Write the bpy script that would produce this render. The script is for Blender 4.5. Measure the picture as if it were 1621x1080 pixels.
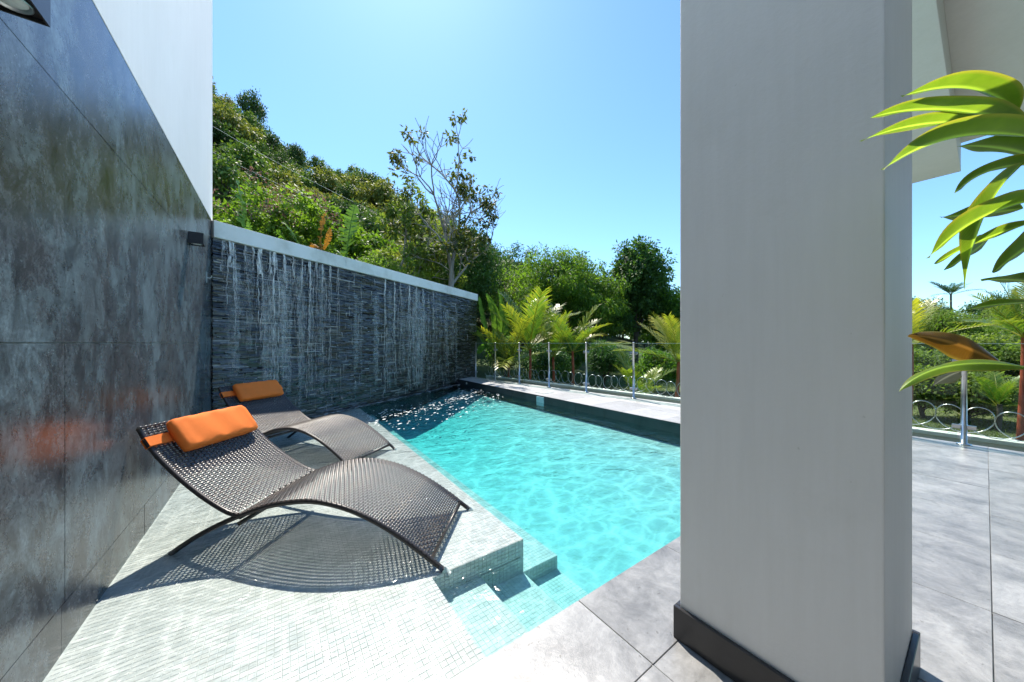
import bpy, math, random
import numpy as np
from mathutils import Vector, Matrix

# ------------------------------------------------------------------ camera, sky, sun, exposure
for o in list(bpy.data.objects): bpy.data.objects.remove(o)
sc = bpy.context.scene
C = sc.collection
R = math.radians
F, HX, HY, CAMH = 527.0, 810.5, 543.0, 1.2        # focal length in photo pixels, principal column, horizon row, eye height
YAW = math.atan2(HX - 440, F)
SA, CA = math.sin(YAW), math.cos(YAW)
cam_d = bpy.data.cameras.new('camera'); cam = bpy.data.objects.new('camera', cam_d); C.objects.link(cam)
cam_d.sensor_width = 36.0; cam_d.lens = F / 1621.0 * 36.0
cam_d.shift_y = (HY - 540) / 1621.0
cam_d.clip_start = 0.05; cam_d.clip_end = 3000
cam.location = (0, 0, CAMH); cam.rotation_euler = (R(90), 0, -YAW)
sc.camera = cam

SUN = Vector((0.140, 0.510, 0.850)).normalized()
world = bpy.data.worlds.new('World'); sc.world = world; world.use_nodes = True
wn = world.node_tree.nodes; wl = world.node_tree.links
bg = wn['Background']; bg.inputs['Strength'].default_value = 0.15
sky = wn.new('ShaderNodeTexSky'); sky.sky_type = 'NISHITA'; sky.sun_disc = False
sky.sun_elevation = math.asin(SUN.z); sky.sun_rotation = math.atan2(SUN.x, SUN.y)
sky.air_density = 1.0; sky.dust_density = 0.25; sky.ozone_density = 2.0; sky.altitude = 0
tint = wn.new('ShaderNodeMix'); tint.data_type = 'RGBA'; tint.blend_type = 'MULTIPLY'; tint.inputs[0].default_value = 1
tint.inputs[7].default_value = (.355, .475, .55, 1)      # clear tropical blue
wl.new(sky.outputs['Color'], tint.inputs[6]); wl.new(tint.outputs[2], bg.inputs['Color'])
sd = bpy.data.lights.new('sun', 'SUN'); sd.energy = 2.5; sd.angle = R(0.5); sd.color = (1.0, 0.915, 0.80)
so = bpy.data.objects.new('sun', sd); C.objects.link(so)
so.rotation_euler = SUN.to_track_quat('Z', 'Y').to_euler(); so.location = (5, 20, 40)
sc.view_settings.view_transform = 'Standard'; sc.view_settings.look = 'None'
sc.view_settings.gamma = 1.0; sc.view_settings.use_curve_mapping = False
sc.view_settings.exposure = 1.75
sc.render.engine = 'CYCLES'
cy = sc.cycles
cy.max_bounces = 9; cy.diffuse_bounces = 4; cy.glossy_bounces = 4; cy.transmission_bounces = 4
cy.transparent_max_bounces = 24; cy.volume_bounces = 0
cy.caustics_reflective = False; cy.caustics_refractive = False; cy.sample_clamp_indirect = 6
cy.use_denoising = True; cy.use_adaptive_sampling = True; cy.adaptive_threshold = 0.015

# ------------------------------------------------------------------ helpers
def W(l, d):                       # lateral / depth metres -> ground X, Y
    return (l * CA + d * SA, -l * SA + d * CA)
def at(x, y, d):                   # a point seen at photo pixel x, y and standing d metres deep
    X, Y = W((x - HX) * d / F, d)
    return Vector((X, Y, CAMH - (y - HY) * d / F))

class MB:
    def __init__(s): s.v = []; s.f = []; s.t = []; s.n = 0
    def add(s, v, f, t=None):
        v = np.asarray(v, dtype=np.float64).reshape(-1, 3); f = np.asarray(f, dtype=np.int64)
        s.v.append(v); s.f.append(f + s.n); s.n += len(v)
        s.t.append(np.full(len(f), 0.5) if t is None else np.broadcast_to(np.asarray(t, dtype=np.float64), (len(f),)))
    def box(s, x0, y0, z0, x1, y1, z1, t=None):
        v = [(x0,y0,z0),(x1,y0,z0),(x1,y1,z0),(x0,y1,z0),(x0,y0,z1),(x1,y0,z1),(x1,y1,z1),(x0,y1,z1)]
        s.add(v, [(0,3,2,1),(4,5,6,7),(0,1,5,4),(1,2,6,5),(2,3,7,6),(3,0,4,7)], t)
    def obox(s, o, a, b, c, t=None):   # oriented box: corner and three edge vectors (right-handed)
        o, a, b, c = (np.array(q, dtype=float) for q in (o, a, b, c))
        v = [o, o+a, o+a+b, o+b, o+c, o+a+c, o+a+b+c, o+b+c]
        s.add(v, [(0,3,2,1),(4,5,6,7),(0,1,5,4),(1,2,6,5),(2,3,7,6),(3,0,4,7)], t)
    def prism(s, poly, z0, z1, t=None):
        n = len(poly)
        s.v.append(np.array([(p[0],p[1],z0) for p in poly] + [(p[0],p[1],z1) for p in poly], dtype=float))
        for k in range(n):
            s.f.append(np.array([[k, (k+1) % n, n+(k+1) % n, n+k]]) + s.n); s.t.append(np.full(1, .5 if t is None else t))
        s.f.append(np.array([list(range(n, 2*n))]) + s.n); s.t.append(np.full(1, .5 if t is None else t))
        s.f.append(np.array([list(range(n-1, -1, -1))]) + s.n); s.t.append(np.full(1, .5 if t is None else t))
        s.n += 2*n
    def tube(s, pts, rad, sides=8, cap=True, t=None):
        P = np.asarray(pts, dtype=float); n = len(P)
        r = np.broadcast_to(np.asarray(rad, dtype=float), (n,))
        T = np.gradient(P, axis=0); T /= np.linalg.norm(T, axis=1)[:, None] + 1e-12
        ref = np.array((0,0,1.0)) if abs(T[:, 2]).mean() < .8 else np.array((1.0,0,0))
        U = np.cross(T, ref); U /= np.linalg.norm(U, axis=1)[:, None] + 1e-9
        V = np.cross(T, U)
        an = np.linspace(0, 2*math.pi, sides, endpoint=False)
        ring = P[:, None, :] + r[:, None, None] * (np.cos(an)[None, :, None]*U[:, None, :] + np.sin(an)[None, :, None]*V[:, None, :])
        i, j = np.meshgrid(np.arange(n-1), np.arange(sides), indexing='ij')
        a = i*sides+j; b = i*sides+(j+1) % sides
        q = np.stack([a, b, b+sides, a+sides], -1).reshape(-1, 4)
        base = s.n
        s.add(ring.reshape(-1, 3), q, t)
        if cap:
            s.f.append(np.array([list(range(sides))]) + base); s.f.append(np.array([list(range(sides-1, -1, -1))]) + base + (n-1)*sides)
            tt = .5 if t is None else float(np.mean(t)); s.t += [np.full(1, tt), np.full(1, tt)]
    def grid(s, P, t=None, closed_u=False):
        n, m = P.shape[:2]
        i, j = np.meshgrid(np.arange(n-1), np.arange(m-1), indexing='ij')
        a = i*m+j
        s.add(P.reshape(-1, 3), np.stack([a, a+m, a+m+1, a+1], -1).reshape(-1, 4), t)
    def lathe(s, prof, c, sides=20, t=None):
        an = np.linspace(0, 2*math.pi, sides+1)
        P = np.array([[(c[0]+r*math.cos(q), c[1]+r*math.sin(q), c[2]+z) for (r, z) in prof] for q in an])
        s.grid(P, t)
    def mesh(s, name, mat, smooth=False):
        me = bpy.data.meshes.new(name)
        if s.n:
            v = np.concatenate(s.v)
            cnt = np.concatenate([np.full(len(f), f.shape[1]) for f in s.f])
            lv = np.concatenate([f.reshape(-1) for f in s.f])
            st = np.concatenate([[0], np.cumsum(cnt)[:-1]])
            me.vertices.add(len(v)); me.vertices.foreach_set('co', v.reshape(-1))
            me.loops.add(len(lv)); me.loops.foreach_set('vertex_index', lv)
            me.polygons.add(len(cnt)); me.polygons.foreach_set('loop_start', st); me.polygons.foreach_set('loop_total', cnt)
            me.polygons.foreach_set('use_smooth', np.full(len(cnt), smooth))
            at_ = me.attributes.new('tint', 'FLOAT', 'FACE'); at_.data.foreach_set('value', np.concatenate(s.t))
            me.update(calc_edges=True); me.validate()
        if mat: me.materials.append(mat)
        return me
    def build(s, name, mat, parent=None, smooth=False, bevel=0, seg=2):
        o = link(name, s.mesh(name, mat, smooth), parent)
        if bevel:
            m = o.modifiers.new('bevel', 'BEVEL'); m.width = bevel; m.segments = seg; m.limit_method = 'ANGLE'; m.angle_limit = R(40)
        return o
def link(name, me, parent=None, loc=None):
    o = bpy.data.objects.new(name, me); C.objects.link(o)
    if parent is not None: o.parent = parent
    if loc is not None: o.location = loc
    return o
def tag(o, label=None, cat=None, group=None, kind=None):
    if label: o['label'] = label
    if cat: o['category'] = cat
    if group: o['group'] = group
    if kind: o['kind'] = kind
    return o
def empty(name, loc=(0,0,0), rz=0):
    o = bpy.data.objects.new(name, None); C.objects.link(o); o.location = loc; o.rotation_euler = (0, 0, rz); o.empty_display_size = .1
    return o
def copy_tree(o, kids, parent=None):
    c = o.copy(); C.objects.link(c)
    if parent is not None: c.parent = parent
    for ch in kids.get(o, ()): copy_tree(ch, kids, c)
    return c
def kids_of():
    d = {}
    for o in bpy.data.objects:
        if o.parent: d.setdefault(o.parent, []).append(o)
    return d

# ------------------------------------------------------------------ materials
def nmat(name):
    m = bpy.data.materials.new(name); m.use_nodes = True
    nt = m.node_tree; return m, nt, nt.nodes, nt.links, nt.nodes['Principled BSDF']
def ramp(n, cols):
    r = n.new('ShaderNodeValToRGB'); e = r.color_ramp.elements
    while len(e) < len(cols): e.new(0.5)
    for k, (p, c) in enumerate(cols): e[k].position = p; e[k].color = (*c, 1)
    return r
def noise(n, l, scale, detail=4, rough=.6, vec=None, dist=0):
    t = n.new('ShaderNodeTexNoise'); t.inputs['Scale'].default_value = scale; t.inputs['Detail'].default_value = detail
    t.inputs['Roughness'].default_value = rough; t.inputs['Distortion'].default_value = dist
    if vec is not None: l.new(vec, t.inputs['Vector'])
    return t
def pos(n): return n.new('ShaderNodeNewGeometry').outputs['Position']
def mapped(n, l, vec, scale=(1,1,1), rot=(0,0,0)):
    m = n.new('ShaderNodeMapping'); m.inputs['Scale'].default_value = scale; m.inputs['Rotation'].default_value = rot
    l.new(vec, m.inputs['Vector']); return m.outputs['Vector']
def bump(n, l, h, strength, dist, p):
    b = n.new('ShaderNodeBump'); b.inputs['Strength'].default_value = strength; b.inputs['Distance'].default_value = dist
    l.new(h, b.inputs['Height']); l.new(b.outputs['Normal'], p.inputs['Normal']); return b
def rgbmix(n, l, fac, a, b, mode='MIX'):
    m = n.new('ShaderNodeMix'); m.data_type = 'RGBA'; m.blend_type = mode
    for val, s in ((fac, m.inputs[0]), (a, m.inputs[6]), (b, m.inputs[7])):
        if hasattr(val, 'is_linked'): l.new(val, s)
        elif isinstance(val, (tuple, list)): s.default_value = (*val, 1)
        else: s.default_value = val
    return m.outputs[2]
def attr(n, name='tint'):
    a = n.new('ShaderNodeAttribute'); a.attribute_name = name; return a.outputs['Fac']
def basic(name, cols, scale=3, rough=.5, metal=0, bs=.1, bd=.005, spec=.5, vec_scale=(1,1,1), detail=5):
    m, nt, n, l, p = nmat(name)
    v = mapped(n, l, pos(n), vec_scale)
    t = noise(n, l, scale, detail, .6, v)
    k = len(cols)
    r = ramp(n, [(.3 + .4*i/max(1, k-1), c) for i, c in enumerate(cols)])
    l.new(t.outputs['Fac'], r.inputs['Fac']); l.new(r.outputs['Color'], p.inputs['Base Color'])
    p.inputs['Roughness'].default_value = rough; p.inputs['Metallic'].default_value = metal; p.inputs['Specular IOR Level'].default_value = spec
    if bs: 
        t2 = noise(n, l, scale*12, 4, .6, v); bump(n, l, t2.outputs['Fac'], bs, bd, p)
    return m
def leafmat(name, dark, light, trans, tf=.44, rough=.55, spec=.3):
    m, nt, n, l, p = nmat(name)
    r = ramp(n, [(0.0, dark), (1.0, light)]); l.new(attr(n), r.inputs['Fac'])
    l.new(r.outputs['Color'], p.inputs['Base Color']); p.inputs['Roughness'].default_value = rough; p.inputs['Specular IOR Level'].default_value = spec
    tr = n.new('ShaderNodeBsdfTranslucent')
    l.new(rgbmix(n, l, 1.0, r.outputs['Color'], trans, 'MULTIPLY'), tr.inputs['Color'])
    mx = n.new('ShaderNodeMixShader'); mx.inputs[0].default_value = tf
    l.new(p.outputs[0], mx.inputs[1]); l.new(tr.outputs[0], mx.inputs[2]); l.new(mx.outputs[0], n['Material Output'].inputs['Surface'])
    return m
M = {}
# white plaster
def plaster(name, col):
    m, nt, n, l, p = nmat(name)
    g = pos(n)
    t = noise(n, l, 1.3, 6, .65, mapped(n, l, g, (1,1,.35)))
    r = ramp(n, [(.3, tuple(c*.93 for c in col)), (.65, col)]); l.new(t.outputs['Fac'], r.inputs['Fac'])
    s = noise(n, l, 38, 3, .5, g); s2 = ramp(n, [(.0, (.55,.55,.5)), (.235, (.8,.8,.78)), (.27, (1,1,1))]); l.new(s.outputs['Fac'], s2.inputs['Fac'])
    st = noise(n, l, 7, 6, .7, mapped(n, l, g, (4,4,.25))); st2 = ramp(n, [(.3, (.90,.90,.885)), (.7, (1,1,1))]); l.new(st.outputs['Fac'], st2.inputs['Fac'])
    bl_ = noise(n, l, 2.4, 8, .7, g); bl2 = ramp(n, [(.28, (.86,.86,.83)), (.45, (1,1,1))]); l.new(bl_.outputs['Fac'], bl2.inputs['Fac'])
    k1 = rgbmix(n, l, .75, r.outputs['Color'], s2.outputs['Color'], 'MULTIPLY'); k2 = rgbmix(n, l, .45, k1, st2.outputs['Color'], 'MULTIPLY')
    l.new(rgbmix(n, l, .3, k2, bl2.outputs['Color'], 'MULTIPLY'), p.inputs['Base Color'])
    p.inputs['Roughness'].default_value = .6; p.inputs['Specular IOR Level'].default_value = .3
    t2 = noise(n, l, 60, 5, .65, g); bump(n, l, t2.outputs['Fac'], .25, .005, p)
    return m
M['plaster'] = plaster('white_plaster', (.85,.855,.835))
M['cap'] = basic('pale_concrete', [(.58,.58,.52), (.78,.78,.73), (.82,.82,.79)], 2.2, .7, bs=.25, bd=.004)
# dark marbled porcelain
def porcelain():
    m, nt, n, l, p = nmat('dark_marbled_porcelain')
    g = pos(n)
    a = noise(n, l, 2.3, 10, .72, mapped(n, l, g, (1,1,.9)), .25)
    r = ramp(n, [(.34, (.050,.046,.047)), (.46, (.085,.090,.094)), (.54, (.118,.145,.155)), (.63, (.15,.185,.20)), (.76, (.21,.255,.265))]); l.new(a.outputs['Fac'], r.inputs['Fac'])
    b = noise(n, l, 9.0, 10, .8, mapped(n, l, g, (1,1,.7)), .6)
    rb = ramp(n, [(.40, (.30,.27,.27)), (.50, (.82,.82,.82)), (.60, (1.35,1.38,1.38))]); l.new(b.outputs['Fac'], rb.inputs['Fac'])
    c1 = rgbmix(n, l, .85, r.outputs['Color'], rb.outputs['Color'], 'MULTIPLY')
    c = noise(n, l, 2.2, 4, .6, mapped(n, l, g, (1,1,.5))); rc = ramp(n, [(.5, (0,0,0)), (.68, (1,1,1))]); l.new(c.outputs['Fac'], rc.inputs['Fac'])
    c2 = rgbmix(n, l, rc.outputs['Color'], c1, rgbmix(n, l, .5, c1, (.075,.058,.050)))
    # fine pale water-spray specks
    v = n.new('ShaderNodeTexVoronoi'); v.inputs['Scale'].default_value = 55; l.new(g, v.inputs['Vector'])
    rv = ramp(n, [(.05, (1,1,1)), (.16, (0,0,0))]); l.new(v.outputs['Distance'], rv.inputs['Fac'])
    dn = noise(n, l, 2.5, 5, .7, g); rd = ramp(n, [(.46, (0,0,0)), (.66, (1,1,1))]); l.new(dn.outputs['Fac'], rd.inputs['Fac'])
    vm = rgbmix(n, l, 1.0, rv.outputs['Color'], rd.outputs['Color'], 'MULTIPLY')
    # limescale streaks running down
    s = noise(n, l, 3.2, 5, .6, mapped(n, l, g, (1,1.6,.12))); rs = ramp(n, [(.62, (0,0,0)), (.82, (.22,.22,.22))]); l.new(s.outputs['Fac'], rs.inputs['Fac'])
    gr = noise(n, l, 70, 6, .75, g); rg = ramp(n, [(.36, (.55,.55,.55)), (.5, (1,1,1)), (.66, (1.45,1.45,1.45))]); l.new(gr.outputs['Fac'], rg.inputs['Fac'])
    c2 = rgbmix(n, l, .9, c2, rg.outputs['Color'], 'MULTIPLY')
    c3 = rgbmix(n, l, vm, c2, (.40,.44,.44)); c4 = rgbmix(n, l, rs.outputs['Color'], c3, (.26,.31,.32))
    l.new(c4, p.inputs['Base Color'])
    p.inputs['Specular IOR Level'].default_value = .75
    rr = ramp(n, [(.3, (.20,.20,.20)), (.7, (.34,.34,.34))]); l.new(a.outputs['Fac'], rr.inputs['Fac']); l.new(rr.outputs['Color'], p.inputs['Roughness'])
    bump(n, l, b.outputs['Fac'], .08, .003, p)
    return m
M['porcelain'] = porcelain()
M['black'] = basic('black_powdercoat', [(.012,.012,.013), (.025,.025,.027)], 30, .35, bs=.05)
M['skirt'] = basic('black_stone_skirting', [(.018,.018,.02), (.035,.035,.037)], 8, .3, bs=.06)
M['steel'] = basic('brushed_steel', [(.45,.46,.46), (.62,.63,.63)], 20, .28, 1.0, bs=.03)
def slate():
    m, nt, n, l, p = nmat('wet_slate')
    r = ramp(n, [(0, (.009,.009,.009)), (.4, (.030,.031,.030)), (.7, (.080,.080,.076)), (.88, (.17,.17,.16)), (1, (.36,.35,.33))]); l.new(attr(n), r.inputs['Fac'])
    g = pos(n); t = noise(n, l, 25, 4, .6, g); rt = ramp(n, [(.3,(.7,.7,.7)),(.7,(1.2,1.2,1.2))]); l.new(t.outputs['Fac'], rt.inputs['Fac'])
    l.new(rgbmix(n, l, 1.0, r.outputs['Color'], rt.outputs['Color'], 'MULTIPLY'), p.inputs['Base Color'])
    p.inputs['Roughness'].default_value = .2; p.inputs['Specular IOR Level'].default_value = .8
    bump(n, l, noise(n, l, 90, 3, .6, g).outputs['Fac'], .35, .006, p)
    return m
M['slate'] = slate()
def streammat():
    m, nt, n, l, p = nmat('falling_water')
    p.inputs['Base Color'].default_value = (.90,.91,.89,1); p.inputs['Roughness'].default_value = .15; p.inputs['Specular IOR Level'].default_value = .8
    tr = n.new('ShaderNodeBsdfTransparent'); mx = n.new('ShaderNodeMixShader')
    t = noise(n, l, 14, 4, .7, mapped(n, l, pos(n), (4.5,4.5,.3)))
    r = ramp(n, [(.36, (0,0,0)), (.64, (.9,.9,.9))]); l.new(t.outputs['Fac'], r.inputs['Fac'])
    mu = n.new('ShaderNodeMath'); mu.operation = 'MULTIPLY'; l.new(r.outputs['Color'], mu.inputs[0]); l.new(attr(n), mu.inputs[1])
    l.new(mu.outputs[0], mx.inputs[0]); l.new(tr.outputs[0], mx.inputs[1]); l.new(p.outputs[0], mx.inputs[2]); l.new(mx.outputs[0], n['Material Output'].inputs['Surface'])
    return m
M['stream'] = streammat()
def stonetile(name, lo, mid, hi, rough=.42):
    m, nt, n, l, p = nmat(name)
    g = pos(n)
    oi = n.new('ShaderNodeObjectInfo')
    off = n.new('ShaderNodeVectorMath'); off.operation = 'ADD'
    cb = n.new('ShaderNodeCombineXYZ'); l.new(oi.outputs['Random'], cb.inputs[2])
    sc_ = n.new('ShaderNodeVectorMath'); sc_.operation = 'SCALE'; sc_.inputs['Scale'].default_value = 40; l.new(cb.outputs[0], sc_.inputs[0])
    l.new(g, off.inputs[0]); l.new(sc_.outputs[0], off.inputs[1])
    a = noise(n, l, 4.5, 12, .76, off.outputs[0], .4)
    r = ramp(n, [(.30, lo), (.50, mid), (.70, hi)]); l.new(a.outputs['Fac'], r.inputs['Fac'])
    b = noise(n, l, 26, 8, .75, off.outputs[0], .8); rb = ramp(n, [(.35, (.82,.82,.82)), (.65, (1.12,1.12,1.12))]); l.new(b.outputs['Fac'], rb.inputs['Fac'])
    ov = ramp(n, [(0, (.88,.88,.88)), (1, (1.12,1.12,1.12))]); l.new(oi.outputs['Random'], ov.inputs['Fac'])
    t1 = rgbmix(n, l, .8, r.outputs['Color'], rb.outputs['Color'], 'MULTIPLY'); t2_ = rgbmix(n, l, 1, t1, ov.outputs['Color'], 'MULTIPLY')
    sp = noise(n, l, 60, 3, .5, g); sp2 = ramp(n, [(.27, (.45,.43,.40)), (.31, (1,1,1))]); l.new(sp.outputs['Fac'], sp2.inputs['Fac'])
    l.new(rgbmix(n, l, .7, t2_, sp2.outputs['Color'], 'MULTIPLY'), p.inputs['Base Color'])
    p.inputs['Roughness'].default_value = rough; p.inputs['Specular IOR Level'].default_value = .5
    bump(n, l, a.outputs['Fac'], .35, .012, p)
    return m
M['deck'] = stonetile('grey_stone_tile', (.13,.133,.135), (.25,.254,.256), (.37,.374,.374), .30)
M['coping'] = stonetile('smooth_grey_coping', (.32,.325,.335), (.38,.385,.395), (.44,.445,.45), .5)
M['grout'] = basic('pale_grout', [(.30,.30,.29), (.55,.55,.53)], 6, .8)
M['kerb'] = basic('dark_kerb_tile', [(.02,.032,.036), (.045,.06,.066)], 3, .3, bs=.1)
M['mosaic'] = None
def mosaicmat(name, base, grout):
    m, nt, n, l, p = nmat(name)
    r = ramp(n, [(0, tuple(c*.94 for c in base)), (1, base)]); l.new(attr(n), r.inputs['Fac'])
    l.new(r.outputs['Color'], p.inputs['Base Color']); p.inputs['Roughness'].default_value = .3
    return m
M['mosaic'] = mosaicmat('white_glass_mosaic', (.60,.597,.575), None)
M['poolgrout'] = basic('mosaic_grout', [(.51,.512,.495), (.545,.547,.53)], 5, .8, bs=0)
def deepmat():
    m, nt, n, l, p = nmat('deep_pool_mosaic')
    b = n.new('ShaderNodeTexBrick'); b.offset = 0; b.inputs['Scale'].default_value = 1
    b.inputs['Brick Width'].default_value = .026; b.inputs['Row Height'].default_value = .026; b.inputs['Mortar Size'].default_value = .0013
    b.inputs['Color1'].default_value = (.59,.60,.59,1); b.inputs['Color2'].default_value = (.55,.57,.565,1); b.inputs['Mortar'].default_value = (.50,.52,.52,1)
    l.new(pos(n), b.inputs['Vector']); l.new(b.outputs['Color'], p.inputs['Base Color']); p.inputs['Roughness'].default_value = .4
    return m
M['deep'] = deepmat()
def front_fresnel(n, l, ior, nrm=None):      # a sheet reflects at the side it is looked at from
    f = n.new('ShaderNodeFresnel'); f.inputs['IOR'].default_value = ior
    if nrm is not None: l.new(nrm, f.inputs['Normal'])
    i = n.new('ShaderNodeMath'); i.operation = 'SUBTRACT'; i.inputs[0].default_value = 1; l.new(n.new('ShaderNodeNewGeometry').outputs['Backfacing'], i.inputs[1])
    m = n.new('ShaderNodeMath'); m.operation = 'MULTIPLY'; l.new(f.outputs[0], m.inputs[0]); l.new(i.outputs[0], m.inputs[1]); return m
def watermat():
    m, nt, n, l, p = nmat('pool_water'); n.remove(p)
    g = pos(n)
    # ripples
    w1 = noise(n, l, 3.0, 5, .55, mapped(n, l, g, (1,1.5,1), (0,0,R(25))), .6)
    w2 = noise(n, l, 13, 3, .5, mapped(n, l, g, (1,1.4,1), (0,0,R(-20))), .5)
    ad = n.new('ShaderNodeMath'); ad.operation = 'MULTIPLY_ADD'; l.new(w2.outputs['Fac'], ad.inputs[0]); ad.inputs[1].default_value = .28; l.new(w1.outputs['Fac'], ad.inputs[2])
    b = n.new('ShaderNodeBump'); b.inputs['Strength'].default_value = .5; b.inputs['Distance'].default_value = .07; l.new(ad.outputs[0], b.inputs['Height'])
    gl = n.new('ShaderNodeBsdfGlossy'); gl.inputs['Roughness'].default_value = .04; l.new(b.outputs['Normal'], gl.inputs['Normal'])
    fr = front_fresnel(n, l, 1.33, b.outputs['Normal'])
    # caustic light network painted into the transmission colour as a Voronoi pattern
    def caustic_net(scale, rot, dist):
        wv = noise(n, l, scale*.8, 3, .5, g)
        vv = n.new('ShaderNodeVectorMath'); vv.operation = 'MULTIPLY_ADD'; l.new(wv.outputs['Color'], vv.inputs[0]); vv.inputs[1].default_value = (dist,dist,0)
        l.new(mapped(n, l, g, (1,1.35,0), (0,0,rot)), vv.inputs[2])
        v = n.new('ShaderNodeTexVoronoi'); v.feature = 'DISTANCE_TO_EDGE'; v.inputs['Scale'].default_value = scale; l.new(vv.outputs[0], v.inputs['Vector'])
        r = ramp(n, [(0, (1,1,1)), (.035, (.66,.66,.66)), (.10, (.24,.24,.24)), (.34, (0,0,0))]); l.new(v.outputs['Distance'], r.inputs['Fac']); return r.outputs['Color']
    mx1 = rgbmix(n, l, .75, caustic_net(2.3, R(30), .45), caustic_net(4.9, R(-15), .3), 'LIGHTEN')
    # painted caustics are finer and fainter over the ledge than over the deep pool
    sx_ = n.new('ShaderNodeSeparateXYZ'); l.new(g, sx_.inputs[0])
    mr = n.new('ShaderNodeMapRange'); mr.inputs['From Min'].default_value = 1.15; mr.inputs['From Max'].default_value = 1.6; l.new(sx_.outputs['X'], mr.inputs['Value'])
    fine = rgbmix(n, l, .6, caustic_net(6.5, R(10), .2), caustic_net(12, R(-30), .12), 'LIGHTEN')
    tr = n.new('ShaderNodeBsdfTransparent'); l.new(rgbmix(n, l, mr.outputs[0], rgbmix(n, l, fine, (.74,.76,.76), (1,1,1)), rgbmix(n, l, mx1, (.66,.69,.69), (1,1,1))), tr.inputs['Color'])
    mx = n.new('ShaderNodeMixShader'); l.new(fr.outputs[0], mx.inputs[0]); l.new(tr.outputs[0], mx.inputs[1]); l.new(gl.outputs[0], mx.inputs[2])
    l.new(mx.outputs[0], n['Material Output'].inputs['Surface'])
    va = n.new('ShaderNodeVolumeAbsorption'); va.inputs['Color'].default_value = (.03,.958,.962,1); va.inputs['Density'].default_value = 1.12
    l.new(va.outputs[0], n['Material Output'].inputs['Volume'])
    return m
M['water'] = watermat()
def glassmat():
    m, nt, n, l, p = nmat('fence_glass'); n.remove(p)
    tr = n.new('ShaderNodeBsdfTransparent'); tr.inputs['Color'].default_value = (.86,.93,.89,1)
    gl = n.new('ShaderNodeBsdfGlossy'); gl.inputs['Roughness'].default_value = .02
    fr = front_fresnel(n, l, 1.42)
    mx = n.new('ShaderNodeMixShader'); l.new(fr.outputs[0], mx.inputs[0]); l.new(tr.outputs[0], mx.inputs[1]); l.new(gl.outputs[0], mx.inputs[2]); l.new(mx.outputs[0], n['Material Output'].inputs['Surface'])
    return m
M['glass'] = glassmat()
def wicker():
    m, nt, n, l, p = nmat('dark_wicker')
    r = ramp(n, [(0, (.018,.018,.022)), (.45, (.034,.030,.030)), (.75, (.055,.040,.030)), (1, (.10,.07,.05))]); l.new(attr(n), r.inputs['Fac'])
    l.new(r.outputs['Color'], p.inputs['Base Color']); p.inputs['Roughness'].default_value = .33; p.inputs['Specular IOR Level'].default_value = .6
    return m
M['wicker'] = wicker()
M['frame'] = basic('dark_brown_tube', [(.018,.015,.014), (.035,.028,.025)], 25, .35, bs=.05)
M['footcap'] = basic('pale_foot_cap', [(.45,.5,.48), (.6,.64,.62)], 20, .3, bs=0)
def fabric(name, col):
    m, nt, n, l, p = nmat(name)
    g = n.new('ShaderNodeTexCoord').outputs['Object']
    t = noise(n, l, 9, 5, .6, g); r = ramp(n, [(.3, tuple(c*.88 for c in col)), (.7, col)]); l.new(t.outputs['Fac'], r.inputs['Fac'])
    l.new(r.outputs['Color'], p.inputs['Base Color']); p.inputs['Roughness'].default_value = .75; p.inputs['Specular IOR Level'].default_value = .2
    w = noise(n, l, 420, 2, .5, g); bump(n, l, w.outputs['Fac'], .2, .002, p)
    return m
M['orange'] = fabric('orange_canvas', (.88,.21,.035))
M['bark'] = basic('pale_bark', [(.16,.14,.12), (.30,.28,.25), (.42,.40,.37)], 4, .85, bs=.6, bd=.03, vec_scale=(1,1,.4))
M['darkbark'] = basic('dark_bark', [(.05,.04,.03), (.12,.10,.08)], 5, .9, bs=.6, bd=.03)
M['redstem'] = basic('red_palm_stem', [(.28,.05,.03), (.42,.09,.05), (.30,.14,.07)], 5, .45, bs=.1, vec_scale=(1,1,.5))
M['leaf_mango'] = leafmat('leaf_mango', (0.036,0.091,0.021), (0.172,0.302,0.044), (1.8,1.8,.5), .5)
M['leaf_dark'] = leafmat('leaf_dark', (0.029,0.073,0.025), (0.121,0.231,0.048), (1.4,1.6,.6), .3)
M['leaf_bright'] = leafmat('leaf_bright', (0.072,0.132,0.022), (0.240,0.360,0.054), (1.3,1.5,.5), .45)
M['leaf_olive'] = leafmat('leaf_olive', (0.070,0.117,0.029), (0.263,0.333,0.077), (1.5,1.6,.6))
M['leaf_sparse'] = leafmat('leaf_sparse', (.035,.055,.02), (.13,.16,.04), (1.6,1.5,.5), .4)
M['flower'] = leafmat('brown_flower', (.10,.055,.045), (.34,.22,.19), (1.2,1.0,.9), .3)
M['palm'] = leafmat('palm_leaflet', (.08,.17,.03), (.50,.46,.06), (1.4,1.5,.5), .42, .35, .5)
M['banana'] = leafmat('banana_leaf', (.06,.13,.03), (.20,.33,.06), (1.4,1.6,.6), .42, .35)
M['drybanana'] = leafmat('dry_banana_leaf', (.22,.10,.02), (.50,.25,.04), (1.2,1.1,.6), .35, .6)
M['hill1'] = leafmat('hill_leaf_mid', (0.048,0.101,0.029), (0.202,0.293,0.060), (1.4,1.5,.6), .3)
M['hill2'] = leafmat('hill_leaf_olive', (0.081,0.117,0.033), (0.312,0.333,0.081), (1.4,1.4,.6), .3)
M['hill3'] = leafmat('hill_leaf_dark', (0.029,0.069,0.025), (0.117,0.191,0.052), (1.4,1.5,.7), .25)
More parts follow.
